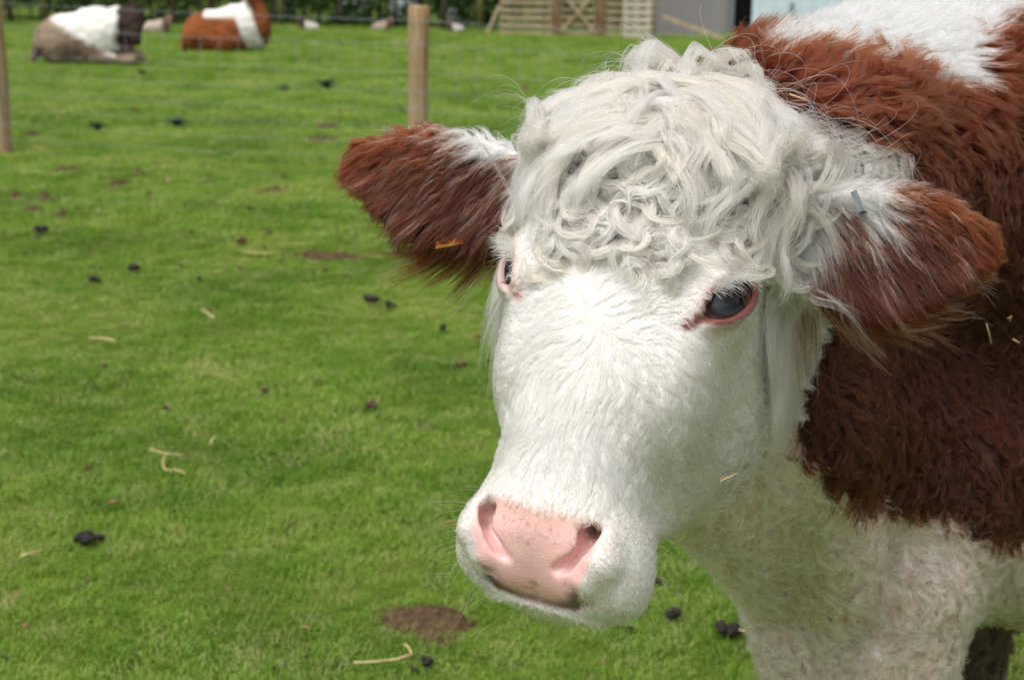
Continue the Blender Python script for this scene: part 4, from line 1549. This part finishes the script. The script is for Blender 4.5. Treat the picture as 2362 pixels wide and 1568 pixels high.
# crumbs of soil and dry bits nobody could count
_n = 420
_y = 3.0 + 11 * rng.random(_n) ** 1.2; _x = (rng.random(_n) * 2 - 1) * (1.2 + .42 * _y)
_c = np.stack([_x, _y, np.zeros(_n)], 1)
_c = _c[vnoise(_c, .5, 120) > .42]
_z = gz_(_c[:, 0], _c[:, 1])
cvs = []; cfs = []
for (x, y, _), z in zip(_c, _z):
    r_ = (.004 + .007 * rng.random()) * (1 + .10 * y); o_ = len(cvs)
    for q in ((1, 0, 0), (0, 1, 0), (-1, 0, 0), (0, -1, 0), (0, 0, 1), (0, 0, -1)):
        cvs.append((x + q[0] * r_ * (.7 + .6 * rng.random()), y + q[1] * r_ * (.7 + .6 * rng.random()), z + .018 + q[2] * r_ * .7))
    for k in range(4):
        cfs += [(o_ + k, o_ + (k + 1) % 4, o_ + 4), (o_ + (k + 1) % 4, o_ + k, o_ + 5)]
o = link('crumbs', np_mesh('crumbs', np.array(cvs), np.array(cfs), smooth=False), rdung_m)
tag(o, 'tiny crumbs of dirt strewn through the grass', None, None, 'stuff')

# ------------------------------------------------------------------ stock fence
post_m, nt, b = new_mat('round_post_wood')
b.inputs['Roughness'].default_value = .85; b.inputs['Specular IOR Level'].default_value = .15
tc = nt.nodes.new('ShaderNodeTexCoord')
mp = nt.nodes.new('ShaderNodeMapping'); mp.inputs['Scale'].default_value = (14, 14, 1.2); nt.links.new(tc.outputs['Object'], mp.inputs[0])
cA = ramp(nt, noise_node(nt, 2.2, 8, mp.outputs[0]), [(.30, (.20, .11, .05)), (.50, (.38, .24, .13)), (.70, (.54, .39, .24))])
cB = ramp(nt, noise_node(nt, 3.0, 3, tc.outputs['Object']), [(.42, (.30, .26, .20)), (.60, (.33, .19, .09))])
f_ = nt.nodes.new('ShaderNodeValue'); f_.outputs[0].default_value = .35
nt.links.new(mixc(nt, f_.outputs[0], cA, cB), b.inputs['Base Color'])
wire_m = simple_mat('galvanised_wire', (.30, .36, .38), rough=.45, spec=.5)
wire_m.node_tree.nodes['Principled BSDF'].inputs['Base Color'].default_value = (.26, .32, .33, 1)
wire_m.node_tree.nodes['Principled BSDF'].inputs['Metallic'].default_value = .6


def round_post(name, r, h, parent, seed):
    n = 28; seg = 14
    vs = []; fs = []
    rr_ = np.random.default_rng(seed)
    ph = rr_.random(4) * 6
    for i in range(seg + 1):
        z = -.3 + (h + .3) * i / seg
        for k in range(n):
            a = 2 * math.pi * k / n
            q = r * (1 + .025 * math.sin(3 * a + ph[0] + z) + .02 * math.sin(z * 4 + ph[1]) + .015 * math.sin(7 * a + ph[2] + z * 2))
            vs.append((q * math.cos(a), q * math.sin(a), z))
    top = len(vs) - n
    for k in range(n):                       # chamfered rim
        x, y, z = vs[top + k]; vs.append((x * .86, y * .86, z + .012))
    vs.append((0, 0, h + .015))
    for i in range(seg + 1):
        for k in range(n):
            a0 = i * n + k; a1 = i * n + (k + 1) % n
            fs.append((a0, a1, a1 + n, a0 + n))
    c0 = (seg + 1) * n
    for k in range(n):
        fs.append((c0 + k, c0 + (k + 1) % n, len(vs) - 1))
    me = bpy.data.meshes.new(name); me.from_pydata(vs, [], fs); me.update()
    for p in me.polygons: p.use_smooth = len(p.vertices) == 4
    o = link(name, me, post_m, parent)
    return o


pA, pB = gpt(8, 357), gpt(962, 398)
step = pB - pA
fence = thing('stock_fence', 'wire netting stock fence on round wooden posts crossing the meadow behind the cow', 'fence', (pA[0], pA[1], 0))
fence.matrix_world = Matrix.Translation((pA[0], pA[1], 0))
posts = []
for k in range(-1, 4):
    p = pA + step * k; p[2] = float(gz_(p[0], p[1]))
    h_ = {-1: 1.28, 0: 1.25, 1: 1.165, 2: 1.12, 3: 1.1}[k]
    o = round_post('post', .074, h_, fence, k + 5)
    o.matrix_parent_inverse = Matrix.Identity(4)
    o.location = Vector((p[0] - pA[0], p[1] - pA[1], p[2]))
    o.rotation_euler = (0.0, .022 if k == 1 else .004 * k, k * 1.1)
    posts.append((p, h_))
HF = [.925, .785, .62, .50, .39, .29, .19, .10]
for f in HF:
    pts = []
    for k in range(len(posts) - 1):
        (p, h), (q, h2) = posts[k], posts[k + 1]
        for t_ in np.linspace(0, 1, 7)[:-1]:
            x = p + (q - p) * t_; z = (p[2] + h * f) * (1 - t_) + (q[2] + h2 * f) * t_ - .012 * math.sin(math.pi * t_)
            pts.append((x[0] - .0, x[1] - .078, z))
    q, h2 = posts[-1]; pts.append((q[0], q[1] - .078, q[2] + h2 * f))
    o = tube('wire', pts, .0017 if f > .9 else (.0015 if f > .7 else .0012), wire_m, None, sides=5)
    o.parent = fence; o.matrix_parent_inverse = fence.matrix_world.inverted()
sw = None
p0, h0 = posts[0]; pn, hn_ = posts[-1]
tot = np.linalg.norm((pn - p0)[:2]); nst = int(tot / .15)
for k in range(1, nst):
    t_ = k / nst; x = p0 + (pn - p0) * t_
    seg_ = t_ * (len(posts) - 1); i0 = min(int(seg_), len(posts) - 2); ft = seg_ - i0
    h = posts[i0][1] * (1 - ft) + posts[i0 + 1][1] * ft; z0 = posts[i0][0][2] * (1 - ft) + posts[i0 + 1][0][2] * ft
    if sw is None:
        o = tube('stay_wire', [(0, 0, .08), (0, 0, .40), (0, 0, .785)], .0010, wire_m, None, sides=4); sw = o.data
    else:
        o = link('stay_wire', sw)
    o.parent = fence
    o.matrix_parent_inverse = Matrix.Identity(4)
    o.location = (x[0] - pA[0], x[1] - .078 - pA[1], z0); o.scale = (1, 1, h)


# ------------------------------------------------------------------ cattle lying in the far field
def lying(name, label, loc, yaw, prims, k, bounds, res, colf, mat, group, head=None):
    def f(P):
        d = None
        for pr in prims:
            e = ell(P, pr[1], pr[2]) if pr[0] == 'e' else cap(P, pr[1], pr[2], pr[3], pr[4])
            d = e if d is None else smin(d, e, k)
        return d + (vnoise(P, 14, 55) - .5) * .030 + (vnoise(P, 36, 56) - .5) * .022
    ax_ = [np.arange(bounds[0][i], bounds[1][i], res) for i in range(3)]
    v_, f_ = surface_nets(f, *ax_, margin=2.2)
    me = np_mesh(name, v_, f_)
    set_attr(me, 'col', colf(v_))
    t = thing(name, label, 'cow' if 'cow' in name else 'calf', loc, yaw, group)
    o = link('body', me, mat, t); o.matrix_parent_inverse = Matrix.Identity(4)
    return t


far_m, nt, b = new_mat('far_hide')
at = nt.nodes.new('ShaderNodeAttribute'); at.attribute_name = 'col'
nt.links.new(at.outputs['Color'], b.inputs['Base Color']); b.inputs['Roughness'].default_value = .9
b.inputs['Specular IOR Level'].default_value = .15
GREYB = np.array([.120, .078, .052]); DARKB = np.array([.045, .028, .023]); TAN = np.array([.31, .225, .155]); RED = np.array([.23, .070, .022]); FW = np.array([.80, .77, .72])


def mixv(a, b_, w):
    return a * (1 - w[:, None]) + b_ * w[:, None]


def belt(v_, x0, x1, lean, base, j=8):
    c = v_[:, 0] + lean * v_[:, 2] + (vnoise(v_, j, 60) - .5) * .08
    w = sstep(x0 - .03, x0 + .03, c) * (1 - sstep(x1 - .03, x1 + .03, c))
    return mixv(base, FW[None], w)


def col_a(v_):
    base = mixv(np.tile(TAN, (len(v_), 1)), np.tile(GREYB, (len(v_), 1)), vnoise(v_, 7, 61) * .6)
    # darker thigh and rump patch, dark head end
    th = np.exp(-(((v_[:, 0] + .16) / .26) ** 2 + ((v_[:, 2] - .20) / .17) ** 2)) * (v_[:, 1] < 0)
    base = mixv(base, GREYB[None], np.clip(th * 1.2, 0, 1))
    rp_ = np.exp(-(((v_[:, 0] + .68) / .14) ** 2 + ((v_[:, 2] - .16) / .13) ** 2)); base = mixv(base, DARKB[None], rp_)
    fr = sstep(.30, .42, v_[:, 0] + .2 * v_[:, 2]) * sstep(.10, .2, v_[:, 2]); base = mixv(base, DARKB[None], fr)
    c = v_[:, 0] + .62 * v_[:, 2] - .20 * np.clip(v_[:, 1], -1, 0) * 0
    up = sstep(.36, .50, v_[:, 2] + .55 * v_[:, 0] + .10 + (vnoise(v_, 9, 62) - .5) * .10 + (vnoise(v_, 30, 66) - .5) * .08)
    w = up * (1 - sstep(.36, .42, v_[:, 0] + (vnoise(v_, 8, 63) - .5) * .08 + (vnoise(v_, 30, 67) - .5) * .07)) * (v_[:, 2] > .10) * sstep(-.62, -.5, v_[:, 0])
    return mixv(base, FW[None], w)


gA = gpt(205, 152)
cowA = lying('resting_cow', 'grey-brown cow with a broad white belt lying in the grass at the upper left', (gA[0] - .03, gA[1] + .35, gA[2]), 0.0,
      [('e', (-.28, 0, .33), (.52, .36, .36)), ('e', (.06, 0, .40), (.44, .34, .38)), ('e', (-.40, -.20, .22), (.34, .20, .22)), ('e', (-.05, -.24, .20), (.26, .14, .20)),
       ('e', (.38, .05, .45), (.26, .22, .32)), ('c', (.40, .08, .62), (.62, -.02, .64), .17, .13), ('c', (.62, -.04, .64), (.64, -.16, .36), .12, .085),
       ('c', (.62, -.05, .74), (.68, -.08, .84), .045, .018), ('c', (.52, -.02, .76), (.50, -.06, .83), .04, .018),
       ('c', (.10, -.26, .10), (.62, -.28, .07), .085, .05), ('c', (.50, -.18, .20), (.76, -.22, .12), .085, .05),
       ('c', (-.70, -.05, .30), (-.80, -.15, .06), .10, .05)], .07, ((-1, -.6, -.06), (1.0, .6, 1.0)), .024, col_a, far_m, 'large cattle lying in the far field')


def col_b(v_):
    base = np.tile(RED, (len(v_), 1)) * (.75 + .5 * vnoise(v_, 8, 64))[:, None]
    dk = np.exp(-(((v_[:, 0] + .42) / .10) ** 2 + ((v_[:, 2] - .15) / .12) ** 2)); base = mixv(base, np.array([.06, .02, .01])[None], dk * .8)
    top = sstep(.52, .60, v_[:, 2]) * (v_[:, 0] < .36) * (v_[:, 0] > -.32) * (v_[:, 2] < .82)
    band = sstep(.20, .26, v_[:, 0] + (v_[:, 2] - .5) * .34) * (1 - sstep(.46, .52, v_[:, 0] + (v_[:, 2] - .5) * .34)) * (v_[:, 2] < .80)
    return mixv(base, FW[None], np.maximum(top, band))


gB = gpt(515, 124)
cowB = lying('resting_cow', 'red-brown cow with a white belt lying in the grass with its head raised', (gB[0], gB[1] + .3, gB[2]), 0.0,
      [('e', (-.20, 0, .33), (.50, .34, .34)), ('e', (.18, 0, .38), (.42, .33, .38)), ('e', (-.36, -.18, .22), (.32, .20, .22)), ('e', (.0, -.22, .20), (.28, .14, .20)),
       ('e', (.50, .05, .42), (.22, .24, .36)), ('c', (.42, .05, .62), (.46, .05, .86), .20, .14), ('c', (.44, .02, .90), (.40, -.14, .84), .12, .075),
       ('c', (.34, .05, .97), (.20, .02, .95), .04, .05), ('c', (.55, .05, .97), (.68, .02, .98), .04, .05),
       ('c', (-.62, -.02, .28), (-.70, -.10, .05), .10, .05)], .07, ((-1, -.6, -.06), (1.0, .6, 1.3)), .024, col_b, far_m, 'large cattle lying in the far field')

SMALL = [  # u, v base, width px, colours, label
    (357, 82, 72, (.46, .38, .30), (.18, .11, .08), 'cream calf lying just right of the grey-brown resting cow'),
    (712, 75, 50, (.55, .50, .44), (.06, .035, .03), 'small far calf with a dark head and pale body lying by the hedge'),
    (878, 76, 52, (.40, .32, .26), (.14, .08, .06), 'small far pinkish tan calf lying left of the round fence post'),
    (1052, 78, 44, (.50, .46, .42), (.11, .05, .04), 'small far calf with pale rump lying right of the round fence post'),
]
for i, (u, v, wp, c1_, c2_, lab) in enumerate(SMALL):
    g = gpt(u, v); s_ = wp / FPX * g[1] / 1.25; c1_ = np.array(c1_); c2_ = np.array(c2_)
    hx = .52 if i in (0, 2) else -.50
    def cf(v_, c1_=c1_, c2_=c2_, hx=hx, s_=s_):
        return mixv(np.tile(c1_, (len(v_), 1)), c2_[None], sstep(.24, .34, v_[:, 0] / s_ * np.sign(hx) + v_[:, 2] * .2))
    sg = np.sign(hx)
    lying('resting_calf', lab, (g[0], g[1] + .2, g[2]), 0.0,
          [('e', (-.10 * sg * s_, 0, .26 * s_), (.44 * s_, .28 * s_, .27 * s_)), ('e', (.20 * sg * s_, 0, .30 * s_), (.30 * s_, .24 * s_, .28 * s_)),
           ('c', (.38 * sg * s_, 0, .46 * s_), (.52 * sg * s_, -.05, .60 * s_), .13 * s_, .10 * s_), ('c', (.52 * sg * s_, -.05, .60 * s_), (.60 * sg * s_, -.14, .42 * s_), .09 * s_, .06 * s_),
           ('c', (.46 * sg * s_, 0, .68 * s_), (.40 * sg * s_, 0, .76 * s_), .035, .02), ('c', (.56 * sg * s_, 0, .68 * s_), (.64 * sg * s_, 0, .74 * s_), .035, .02)],
          .06, ((-.9 * s_, -.5 * s_, -.05), (.9 * s_, .5 * s_, 1.0 * s_)), .03 * max(s_, .4), cf, far_m, 'small cattle lying along the hedge')

# ------------------------------------------------------------------ hurdles, barn
rail_m = simple_mat('weathered_rail', (.30, .22, .13), rough=.9, noise=(.46, .37, .25), nscale=6, spec=.1)
post2_m = simple_mat('brown_gatepost', (.16, .09, .055), rough=.9, noise=(.26, .16, .10), nscale=6, spec=.1)
pallet_m = simple_mat('pale_pallet_wood', (.50, .42, .33), rough=.9, noise=(.62, .55, .46), nscale=6, spec=.1)


def DX(u, y):
    """x of picture column u at world distance y near the ground line"""
    return float(ground_pt(u, 78)[0] / ground_pt(u, 78)[1] * y)


def plank(name, a, b_, w, t_, mat, parent):
    a = Vector(a); b_ = Vector(b_); d = b_ - a
    key = (name, round(d.length, 2), w, t_)
    me = box_mesh(name, d.length, t_, w, bev=.004, seg=1)
    o = link(name, me, mat, parent)
    m = rot_to(d.cross(Vector((0, 1, 0))) if abs(d.normalized().y) < .9 else Vector((0, 0, 1)), d)
    o.matrix_parent_inverse = Matrix.Identity(4)
    o.matrix_basis = Matrix.Translation((a + b_) / 2 - parent.location) @ m
    return o


YH = 30.5
RAILS = [.055, .215, .375, .53, .69, .85, 1.0]
t = thing('hurdle', 'pale wooden field hurdle with level rails, the left one beside the hedge', 'hurdle', (DX(1215, YH), YH, 0), 0, 'wooden hurdles in front of the barn')
for z in RAILS:
    plank('rail', (DX(1152, YH), YH, z), (DX(1272, YH), YH, z), .085, .03, rail_m, t)
for u in (1156, 1268):
    plank('upright', (DX(u, YH), YH + .04, -.1), (DX(u, YH), YH + .04, 1.15), .07, .04, rail_m, t)
plank('brace', (DX(1122, YH), YH - .1, .02), (DX(1150, YH), YH + .06, .62), .06, .04, rail_m, t)
t = thing('gate', 'weathered wooden gate with crossed braces between the two hurdles', 'gate', (DX(1330, YH), YH, 0))
for z in RAILS[:-1]:
    plank('rail', (DX(1290, YH), YH, z + .03), (DX(1372, YH), YH, z + .03), .07, .028, rail_m, t)
plank('brace', (DX(1290, YH), YH - .035, .08), (DX(1372, YH), YH - .035, .95), .07, .03, rail_m, t)
plank('brace', (DX(1372, YH), YH - .070, .08), (DX(1290, YH), YH - .070, .95), .07, .03, rail_m, t)
for u in (1292, 1370):
    plank('upright', (DX(u, YH), YH + .035, .03), (DX(u, YH), YH + .035, 1.1), .07, .03, rail_m, t)
for u, lab in ((1280, 'square brown gatepost at the left side of the crossed gate'), (1383, 'square brown gatepost at the right side of the crossed gate')):
    t = thing('gatepost', lab, 'post', (DX(u, YH), YH, 0), 0, 'gateposts of the wooden gate')
    plank('post', (DX(u, YH), YH, -.2), (DX(u, YH), YH, 1.35), .15, .15, post2_m, t)
    o = link('post_cap', box_mesh('post_cap', .19, .19, .04, bev=.01), post2_m, t); o.matrix_parent_inverse = Matrix.Identity(4); o.location = (0, 0, 1.372)
t = thing('hurdle', 'pale wooden field hurdle with level rails, the right one next to the grey barn', 'hurdle', (DX(1450, YH), YH, 0), 0, 'wooden hurdles in front of the barn')
for z in RAILS:
    plank('rail', (DX(1392, YH), YH, z), (DX(1512, YH), YH, z), .085, .03, rail_m, t)
for u in (1397, 1508):
    plank('upright', (DX(u, YH), YH + .04, -.1), (DX(u, YH), YH + .04, 1.15), .07, .04, rail_m, t)
t = thing('pallet', 'whitish wooden pallet standing upright against the right hurdle', 'pallet', (DX(1468, YH - .3), YH - .3, 0))
for k in range(6):
    z = .07 + k * .155
    plank('slat', (DX(1434, YH - .3), YH - .3, z), (DX(1500, YH - .3), YH - .3, z), .10, .02, pallet_m, t)
for u in (1440, 1467, 1494):
    plank('bearer', (DX(u, YH - .3), YH - .25, .0), (DX(u, YH - .3), YH - .25, .95), .08, .07, pallet_m, t)
t = thing('prop_plank', 'wooden plank slanting down against the foot of the grey barn wall', 'plank', (DX(1590, YH), YH, 0))
plank('board', (DX(1525, YH), YH - .2, .45), (DX(1662, YH), YH - .5, .03), .09, .04, rail_m, t)

clad_m = simple_mat('grey_cladding', (.255, .235, .245), rough=.85, noise=(.31, .29, .295), nscale=3, spec=.15)
dark_m = simple_mat('painted_interior_dark', (.012, .012, .013), rough=.9)
steel_m = simple_mat('grey_frame', (.16, .165, .18), rough=.6, spec=.4, noise=(.19, .195, .21))
pale_m = simple_mat('pale_blue_sheet', (.60, .72, .80), rough=.55, noise=(.66, .77, .84), nscale=2, spec=.3)
roof_m = simple_mat('barn_roof', (.20, .20, .21), rough=.8, noise=(.25, .25, .26), nscale=2)
YB = 31.6
xa, xb, xc, xd = DX(1516, YB), DX(1690, YB), DX(1732, YB), DX(2150, YB)
barn = thing('barn', 'grey boarded barn with a dark doorway and pale blue door behind the cow', 'barn', ((xa + xd) / 2, YB + 3, 0))


def bpart(name, x0, x1, y0, y1, z0, z1, mat, bev=0):
    o = link(name, box_mesh(name, x1 - x0, y1 - y0, z1 - z0, bev=bev), mat, barn)
    o.matrix_parent_inverse = Matrix.Identity(4)
    o.location = Vector(((x0 + x1) / 2, (y0 + y1) / 2, (z0 + z1) / 2)) - barn.location
    return o


# boards of the wall, one by one, slightly proud of each other
nb_ = 34
for k in range(nb_):
    z0 = k * .10
    o = bpart('board', xa, xb - .12, YB + .004 * (k % 2), YB + .035, z0, z0 + .092, clad_m)
bpart('wall', xa, xb - .12, YB + .04, YB + .2, -.1, 3.4, steel_m)
bpart('door_frame', xb - .115, xb, YB - .05, YB + .25, -.1, 3.4, steel_m, .01)
bpart('doorway', xb, xc, YB + .5, YB + .6, -.1, 3.3, dark_m)  # near-black panel in the opening, painting the unlit barn interior
bpart('lintel', xb, xd, YB - .03, YB + .45, 3.3, 3.6, steel_m)
bpart('side_wall', xa, xa + .2, YB + .22, YB + 7, -.1, 3.4, clad_m)
bpart('back_wall', xa, xd, YB + 7, YB + 7.2, -.1, 3.4, clad_m)
bpart('end_wall', xd - .2, xd, YB + .22, YB + 7, -.1, 3.4, clad_m)
dr = bpart('sliding_door', xc, xd, YB + .0, YB + .10, .06, 3.25, pale_m, .01)
for k in range(14):     # pressed ribs of the door sheet
    x = xc + (xd - xc) * (k + .5) / 14
    o = link('door_rib', box_mesh('door_rib', .04, .02, 3.1, bev=.006), pale_m, dr); o.matrix_parent_inverse = Matrix.Identity(4)
    o.location = (x - (xc + xd) / 2, -.058, 0)
xl = DX(1822, YB)
o = link('door_latch', box_mesh('door_latch', .07, .05, .26, bev=.01), steel_m, dr); o.matrix_parent_inverse = Matrix.Identity(4)
o.location = (xl - (xc + xd) / 2, -.085, .62 - 1.655)
vs = [(xa - .4, YB - .5, 3.5), (xd + .4, YB - .5, 3.5), (xd + .4, YB + 3.6, 5.2), (xa - .4, YB + 3.6, 5.2), (xa - .4, YB + 7.7, 3.5), (xd + .4, YB + 7.7, 3.5)]
me = bpy.data.meshes.new('roof'); me.from_pydata([tuple(Vector(v) - barn.location) for v in vs], [], [(0, 1, 2, 3), (3, 2, 5, 4)]); me.update()
o = link('roof', me, roof_m, barn); o.matrix_parent_inverse = Matrix.Identity(4)
sm = o.modifiers.new('s', 'SOLIDIFY'); sm.thickness = .12

# ------------------------------------------------------------------ hedge, trunks, trees
hedge_leaf, nt, b = new_mat('hedge_leaf')
oi = nt.nodes.new('ShaderNodeAttribute'); oi.attribute_name = 'lv'
cA = ramp(nt, oi.outputs['Fac'], [(.0, (.018, .040, .010)), (.45, (.045, .095, .016)), (.8, (.085, .16, .022)), (1.0, (.14, .21, .04))])
nt.links.new(cA, b.inputs['Base Color']); b.inputs['Roughness'].default_value = .6
tr = nt.nodes.new('ShaderNodeBsdfTranslucent'); nt.links.new(cA, tr.inputs['Color'])
ms = nt.nodes.new('ShaderNodeMixShader'); ms.inputs[0].default_value = .3
nt.links.new(b.outputs[0], ms.inputs[1]); nt.links.new(tr.outputs[0], ms.inputs[2])
nt.links.new(ms.outputs[0], nt.nodes['Material Output'].inputs['Surface'])


def leaf_cloud(P, size):
    """two triangles per leaf, random facing"""
    n = len(P)
    a = norm(rng.normal(size=(n, 3))); b_ = norm(np.cross(a, rng.normal(size=(n, 3))))
    s_ = (size * (.6 + .8 * rng.random(n)))[:, None]
    v_ = np.stack([P - a * s_, P - b_ * s_ * .45 + a * s_ * .1, P + a * s_, P + b_ * s_ * .45 + a * s_ * .1], 1).reshape(-1, 3)
    f_ = np.arange(n * 4).reshape(-1, 4)
    return v_, f_


n = 52000
hx0, hx1 = -20.0, 7.6
x = hx0 + (hx1 - hx0) * rng.random(n); y = 33.2 + 2.2 * rng.random(n); z = 3.4 * rng.random(n) ** 1.15
P = np.stack([x, y, z], 1)
keep = vnoise(P, 1.4, 101) * .6 + vnoise(P, 3.8, 102) * .4 > np.interp(z, [0, .35, 1.2, 3.4], [.62, .44, .40, .47])
P = P[keep]
hv, hf = leaf_cloud(P, .085)
hm_ = np_mesh('hedge', hv, hf, smooth=False)
lv = np.clip(.2 + .5 * vnoise(P, 1.2, 103) + .35 * (rng.random(len(P)) - .3), 0, 1)
set_attr(hm_, 'lv', np.repeat(lv, 4), 'FLOAT')
hedge = link('hedge', hm_, hedge_leaf)
tag(hedge, 'dark green leafy hedge running along the far edge of the field', 'hedge', None, 'stuff')
bark_m = simple_mat('bark', (.045, .036, .026), rough=.95, noise=(.11, .095, .06), nscale=8, spec=.1)
lichen_m = simple_mat('lichened_bark', (.13, .13, .05), rough=.95, noise=(.20, .19, .07), nscale=8, spec=.1)
# stems inside the hedge
hs_v = []; hs_f = []
for k in range(150):
    x = hx0 + (hx1 - hx0) * (k + rng.random()) / 150; y = 33.6 + 1.2 * rng.random()
    o_ = len(hs_v); r_ = .012 + .02 * rng.random(); lx = rng.normal() * .25
    for t_ in (0, .5, 1):
        for q in range(4):
            a = q * math.pi / 2
            hs_v.append((x + lx * t_ + r_ * (1 - .5 * t_) * math.cos(a), y + r_ * (1 - .5 * t_) * math.sin(a), -.1 + 2.6 * t_))
    for lvl in (0, 4):
        for q in range(4):
            hs_f.append((o_ + lvl + q, o_ + lvl + (q + 1) % 4, o_ + lvl + 4 + (q + 1) % 4, o_ + lvl + 4 + q))
o = link('stems', np_mesh('stems', np.array(hs_v), np.array(hs_f)), bark_m, hedge)
tag(o, kind='stuff')

TREES = [(28, 6, .05, 0, 'thin dark tree in the hedge beside the left-hand fence post'), (104, 9, .10, 1, 'yellow-green lichened tree standing left of the grey-brown resting cow'),
         (312, 7, .07, 0, 'slim tree in the hedge between the two large resting cattle'), (402, 6, .05, 0, 'thin tree in the hedge just left of the red-brown resting cow'),
         (488, 6, .09, 0, 'tree in the hedge straight above the red-brown resting cow'), (648, 7, .08, 1, 'pale olive tree in the hedge right of the red-brown resting cow'),
         (786, 6, .06, 0, 'slim tree in the hedge above the dark-headed far calf'), (912, 6, .05, 0, 'thin tree in the hedge just left of the round fence post'),
         (1106, 8, .09, 1, 'lichened tree at the end of the hedge left of the hurdles'), (1025, 6, .06, 0, 'thin tree in the hedge right of the round fence post')]
for i, (u, hp_, r_, li, lab) in enumerate(TREES):
    y = 32.7 + (i * 37 % 10) * .05
    x = DX(u, y); hgt = 5.5 + hp_ * .3
    t = thing('hedgerow_tree', lab, 'tree', (x, y, 0), 0, 'trees standing in the hedge')
    r2 = np.random.default_rng(i + 300)
    pts = [(x + .10 * math.sin(k * 1.1 + i) * k / 6, y, -.2 + hgt * k / 7) for k in range(8)]
    o = tube('trunk', [Vector(p) - Vector((x, y, 0)) for p in pts], [r_ * (1 - .10 * k) for k in range(8)], lichen_m if li else bark_m, None, sides=9)
    o.parent = t
    for b_ in range(5):
        z0 = hgt * (.35 + .12 * b_); a = r2.random() * 6.28; L_ = 1.0 + r2.random()
        br_pts = [(0, 0, z0), (math.cos(a) * L_ * .5, math.sin(a) * L_ * .5, z0 + .5), (math.cos(a) * L_, math.sin(a) * L_, z0 + 1.2)]
        o = tube('branch', br_pts, [r_ * .5, r_ * .35, r_ * .15], lichen_m if li else bark_m, None, sides=6); o.parent = t
    n = 2600
    c = norm(r2.normal(size=(n, 3))) * (r2.random(n) ** .4)[:, None] * np.array([1.9, 1.7, 2.0]) + np.array([0, 0, hgt * .72])
    c = c[(vnoise(c + i * 9, 1.3, 104) > .42) & (c[:, 2] > 1.3)]
    cv, cf_ = leaf_cloud(c, .10)
    cm_ = np_mesh('crown', cv, cf_, smooth=False)
    set_attr(cm_, 'lv', np.repeat(np.clip(.3 + .5 * vnoise(c, 1.5, 105) + .3 * (r2.random(len(c)) - .3), 0, 1), 4), 'FLOAT')
    o = link('crown', cm_, hedge_leaf, None); o.parent = t; tag(o, kind='stuff')

# pale blobs added for bright patches between the hedge leaves
pale_blob_m = simple_mat('pale_blob_surface', (.62, .70, .78), rough=.4, noise=(.74, .79, .84), nscale=3, spec=.4)
for i, (u, v, w_, lab) in enumerate(((815, 18, .45, 'pale blue-white bale glimpsed through the hedge left of the round fence post'),
                                     (932, 22, .38, 'pale bale glimpsed behind the round fence post'),
                                     (1050, 40, .34, 'pale bale behind the far calf right of the round fence post'),
                                     (655, 3, .30, 'pale bale glimpsed through the hedge right of the red-brown resting cow'))):
    y = 36.6
    d = cam_pt(u, v, 1.0) - CAM; p = CAM + d * (y / d[1])
    t = thing('pale_blob', lab, 'blob', (p[0], y, 0), i * .5, 'pale blobs beyond the hedge')
    z1 = p[2] + w_ * .55
    pts = [(0, 0, z1 * k / 6) for k in range(7)]
    n = 24; vs = []; fs = []
    prof = [(0, 0), (.92, 0), (1, .06), (1.02, .35), (.99, .5), (1.02, .65), (1, .94), (.92, 1), (0, 1)]
    for pr, pz in prof:
        for k in range(n):
            a = 2 * math.pi * k / n; rr = pr * w_ * (1 + .02 * math.sin(5 * a + pz * 7))
            vs.append((rr * math.cos(a), rr * math.sin(a), pz * z1))
    for j_ in range(len(prof) - 1):
        for k in range(n):
            a0 = j_ * n + k; a1 = j_ * n + (k + 1) % n; fs.append((a0, a1, a1 + n, a0 + n))
    o = link('blob_body', np_mesh('blob_body', np.array(vs), np.array(fs)), pale_blob_m, t); o.matrix_parent_inverse = Matrix.Identity(4)

# far field boundary: a second, taller belt of trees beyond
n = 26000
x = -45 + 90 * rng.random(n); y = 52 + 5 * rng.random(n); z = 6.5 * rng.random(n)
P = np.stack([x, y, z], 1)
P = P[vnoise(P, .6, 110) + .25 * (vnoise(P, 2, 111) - .5) > np.interp(P[:, 2], [0, 3, 6.5], [.30, .42, .66])]
hv, hf = leaf_cloud(P, .30)
wm = np_mesh('far_woodland', hv, hf, smooth=False)
set_attr(wm, 'lv', np.repeat(np.clip(.1 + .5 * vnoise(P, .5, 112) + .3 * (rng.random(len(P)) - .3), 0, 1), 4), 'FLOAT')
o = link('far_woodland', wm, hedge_leaf)
tag(o, 'dark belt of woodland beyond the hedge', 'woodland', None, 'stuff')
print('total', round(time.time() - T0, 1))
